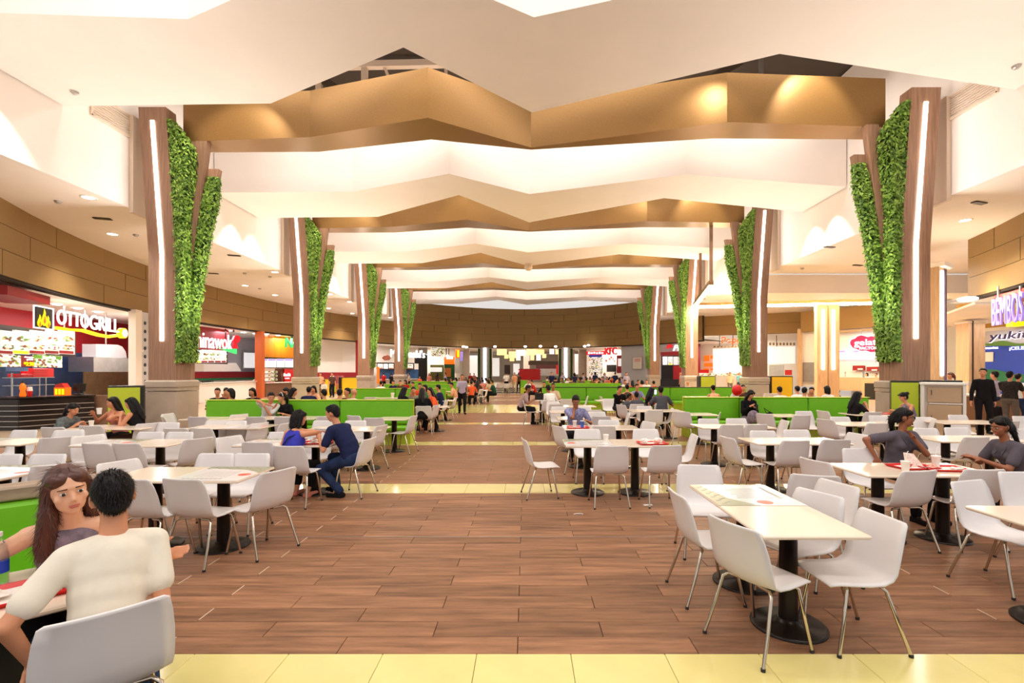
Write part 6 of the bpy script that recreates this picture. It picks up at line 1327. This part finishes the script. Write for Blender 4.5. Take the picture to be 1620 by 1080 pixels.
for kind, px, d, rz, top, pants, hair, lb, s in [
 ('walk', 731, 20.6, 190, 'lilac', 'black', 'short', 'person in a pale shirt and black trousers walking by the left aisle', .97),
 ('walk', 801, 41, 0, 'white', 'black', 'short', 'person in white and black walking away up the aisle', 1.03), ('walk', 814, 41, 185, 'peach', 'beige', 'short', 'person in pale trousers walking toward the camera up the aisle', 1.0), ('walk', 820.5, 42.5, 10, 'brown', 'black', 'short', 'person in brown and black walking away up the aisle', .98),
 ('stand', 1076.5, 40, 60, 'orange', 'black', None, 'person in an orange pink shirt standing at the dark red counter', 1.0), ('stand', 1155, 37, 170, 'beige', 'taupe', 'short', 'person in a beige shirt standing before the bright chicken counter', 1.02), ('stand', 1170, 37.5, 10, 'cyan', 'black', None, 'person in a cyan top standing at the bright chicken counter', 1.03),
 ('stand', 1304, 36, 180, 'white', 'black', 'short', 'person in white at the oak ice cream bar, left one', .97), ('stand', 1324, 35.5, 190, 'white', 'black', 'long', 'person with long brown hair at the oak ice cream bar, right one', .97), ('stand', 1371, 33.5, 100, 'white', 'black', 'bob', 'person left behind the ice cream counter near the nearest right column', 1.0), ('stand', 1386, 33.5, 100, 'peach', 'black', 'short', 'person right behind the ice cream counter near the nearest right column', .98),
 ('stand', 507, 34.5, 180, 'peach', 'black', 'short', 'person standing before the white and maroon shop, left one', 1.0), ('stand', 525.5, 34.5, 180, 'brown', 'black', 'short', 'person standing before the white and maroon shop, right one', 1.0), ('stand', 512.5, 26, 170, 'white', 'navy', 'short', 'child in white standing by the yellow bin', .78),
 ('stand', 607, 44, 0, 'red', 'black', 'short', 'person in red queueing at the burger shop', 1.0), ('stand', 619.5, 44.5, 0, 'black', 'black', 'short', 'person in black queueing at the burger shop', .97), ('stand', 647, 45, 90, 'beige', 'black', 'short', 'person in beige queueing at the burger shop', .97), ('stand', 664, 43, 180, 'orange', 'jeans', 'short', 'child in orange before the black shop pillar', .8), ('stand', 679, 46, 180, 'pink', 'black', 'long', 'person in pink near the olive shop', .96), ('stand', 692, 45.5, 0, 'brown', 'black', 'long', 'person in brown before the olive shop', 1.0), ('stand', 704.5, 45, 100, 'lilac', 'jeans', 'short', 'person in lilac before the green shop front', .98), ('stand', 744, 52, 180, 'red', 'black', 'short', 'person in red at the far passage mouth', .95), ('stand', 750, 52.5, 180, 'pink', 'black', 'short', 'person in pink at the far passage mouth', .95)]:
    far(kind, px, None, rz, top, hair, lb, d=d, pants=pants, s=s)
# the crowd beyond the long right bench
rc = random.Random(5); tops = ['white', 'red', 'brown', 'navy', 'peach', 'black', 'sage', 'plaid', 'taupe', 'lilac', 'orange', 'pink']
for i in range(46):
    px = 866+2.75*i+rc.uniform(-1.5, 1.5); d = 36+13*rc.random(); t = tops[i % 12]; stn = i % 6 == 3
    if px > 990: d = 31+6*rc.random()
    far('stand' if stn else ['sit', 'sit2', 'sit3'][i % 3], px, None, rc.choice([0, 10, 180, 170, 90, -90]), t, rc.choice(['short', 'short', 'long', 'bob']), 'person in %s %s in the crowd beyond the long dark capped bench' % (t, 'standing' if stn else 'seated'), '%s %s people in the far right crowd' % ('standing' if stn else 'seated', t), d=d, s=.97+.06*rc.random(), pants='navy')
for i in range(14):
    px = 704+5.4*i+rc.uniform(-1, 1); d = 33+10*rc.random(); t = tops[(i*5) % 12]
    if 795 < px < 826: continue
    far(['sit', 'sit2', 'sit3'][i % 3], px, None, rc.choice([0, 180, 90]), t, rc.choice(['short', 'long', 'bob']), 'person in %s seated in the crowd left of the far aisle' % t, 'seated %s people left of the far aisle' % t, d=d)
# --- what the people hold or wear
def wear(e, P, kind):
    h = lambda x, y, z: P.hc+P.Hm @ Vector((x, y, z))
    if kind in ('glasses', 'sunglasses'):
        up = .075 if kind == 'sunglasses' else 0; yy = -.01 if up else 0; b = MB()
        for sd in (1, -1):
            b.tube([h(sd*.034+.024*math.cos(t*PI/6), .1+yy, -.002+up+.019*math.sin(t*PI/6)) for t in range(13)], .0032, 6, cap=False); b.tube([h(sd*.058, .098+yy, .002+up), h(sd*.08, .02, .004+up)], .003, 6)
        b.tube([h(-.012, .104+yy, .002+up), h(.012, .104+yy, .002+up)], .003, 6); b.build('glasses', M_blackgloss, e)
    if kind == 'band': MB().tube([h(.088*math.cos(t*PI/10), .01+.0*t, .03+.1*math.sin(t*PI/10)) for t in range(11)], .009, 6).build('hair_band', M_topw, e)
    if kind == 'strap': MB().tube([P.sh[1]+P.up2*.045, P.chest+P.ax*.04-P.tf*.14, P.waist-P.ax*.06-P.tf*.135, P.hip-P.ax*.15-P.tf*.1], .011, 6).build('strap', C_['navy'], e)
    if kind == 'collar':
        for sd in (1, -1): MB().slab([P.neck+P.ax*sd*.015+P.tf*.075-P.up2*.06, P.neck+P.ax*sd*.075+P.tf*.035+P.up2*.0, P.neck+P.ax*sd*.09+P.tf*.075-P.up2*.05, P.chest+P.ax*sd*.05+P.tf*.135+P.up2*.02], P.tf*.01).build('collar', C_['slate'], e)
for lbl, kind in (('grey blouse and glasses', 'glasses'), ('hair bun and sunglasses', 'sunglasses'), ('white hair band', 'band'), ('royal blue tank', 'strap'), ('grey blouse and glasses', 'collar'), ('grey blouse with dark ponytail', 'collar')):
    for o in [q for q in bpy.data.objects if q.get('category') == 'person' and lbl in q['label']]: wear(o, PEOPLE[o.name], kind)
def held(name, px, py, d, mb, m, label, cat, rz=0):
    o = mb.build(name, m, None, at(px, py, d)); o.rotation_euler = (0, 0, rz); return tag(o, label, cat)
held('phone', 1197.5, 644, 12.8, MB().bbox((0, 0, 0), (.075, .012, .14), .004), M_black, 'dark phone held by the woman on the green bench', 'phone', .3)
held('cup', 1368.5, 643.5, 12.1, MB().lathe([(.032, -.06), (.042, .06)], n=14), M_paper, 'white cup held by the curly haired woman', 'cup')
held('phone', 1046-9, 620, 15.2, MB().bbox((0, 0, 0), (.075, .012, .13), .004), mat('phone_glow', (.5, .7, 1), .4, emit=2), 'lit bluish phone between two of the five diners', 'phone', .4)
held('cup', 157, 650, 9.4, MB().lathe([(.035, -.06), (.046, .06)], n=14), M_paper, 'white cup held up by the pink dressed woman', 'cup')
held('handbag', 1192, 659, 12.75, MB().ell((0, 0, 0), (.16, .1, .17), 14, 10), C_['print'], 'patterned bag on the lap of the phone woman', 'bag')
e = empty('handbag', at(1218, 655, 13.0), 0, 'small black bag with strap on the green bench', 'bag'); MB().ell((0, 0, 0), (.09, .06, .06), 12, 8).build('body', C_['black'], e); MB().tube([(-.09, 0, .02), (-.14, 0, .12), (-.16, 0, .17), (-.1, 0, .12), (.02, 0, .05)], .008, 6).build('strap', C_['black'], e)
held('laptop', 853, 627, 16.6, MB().bbox((0, 0, -.0), (.34, .02, .24), .005), M_black, 'black open laptop on the office men\'s table', 'laptop', .5)
held('briefcase', 1578, 655, 15.3, MB().bbox((0, 0, 0), (.12, .36, .5), .03), C_['black'], 'dark bag hanging beside the person in jeans', 'bag')
held('bottle', 1023.5, 632, 15.6, MB().lathe([(.04, -.13), (.045, 0), (.03, .05), (.018, .09), (.018, .14)], n=12), M_signor, 'orange bottle on the five diners\' table', 'bottle')
finish_chair_labels()
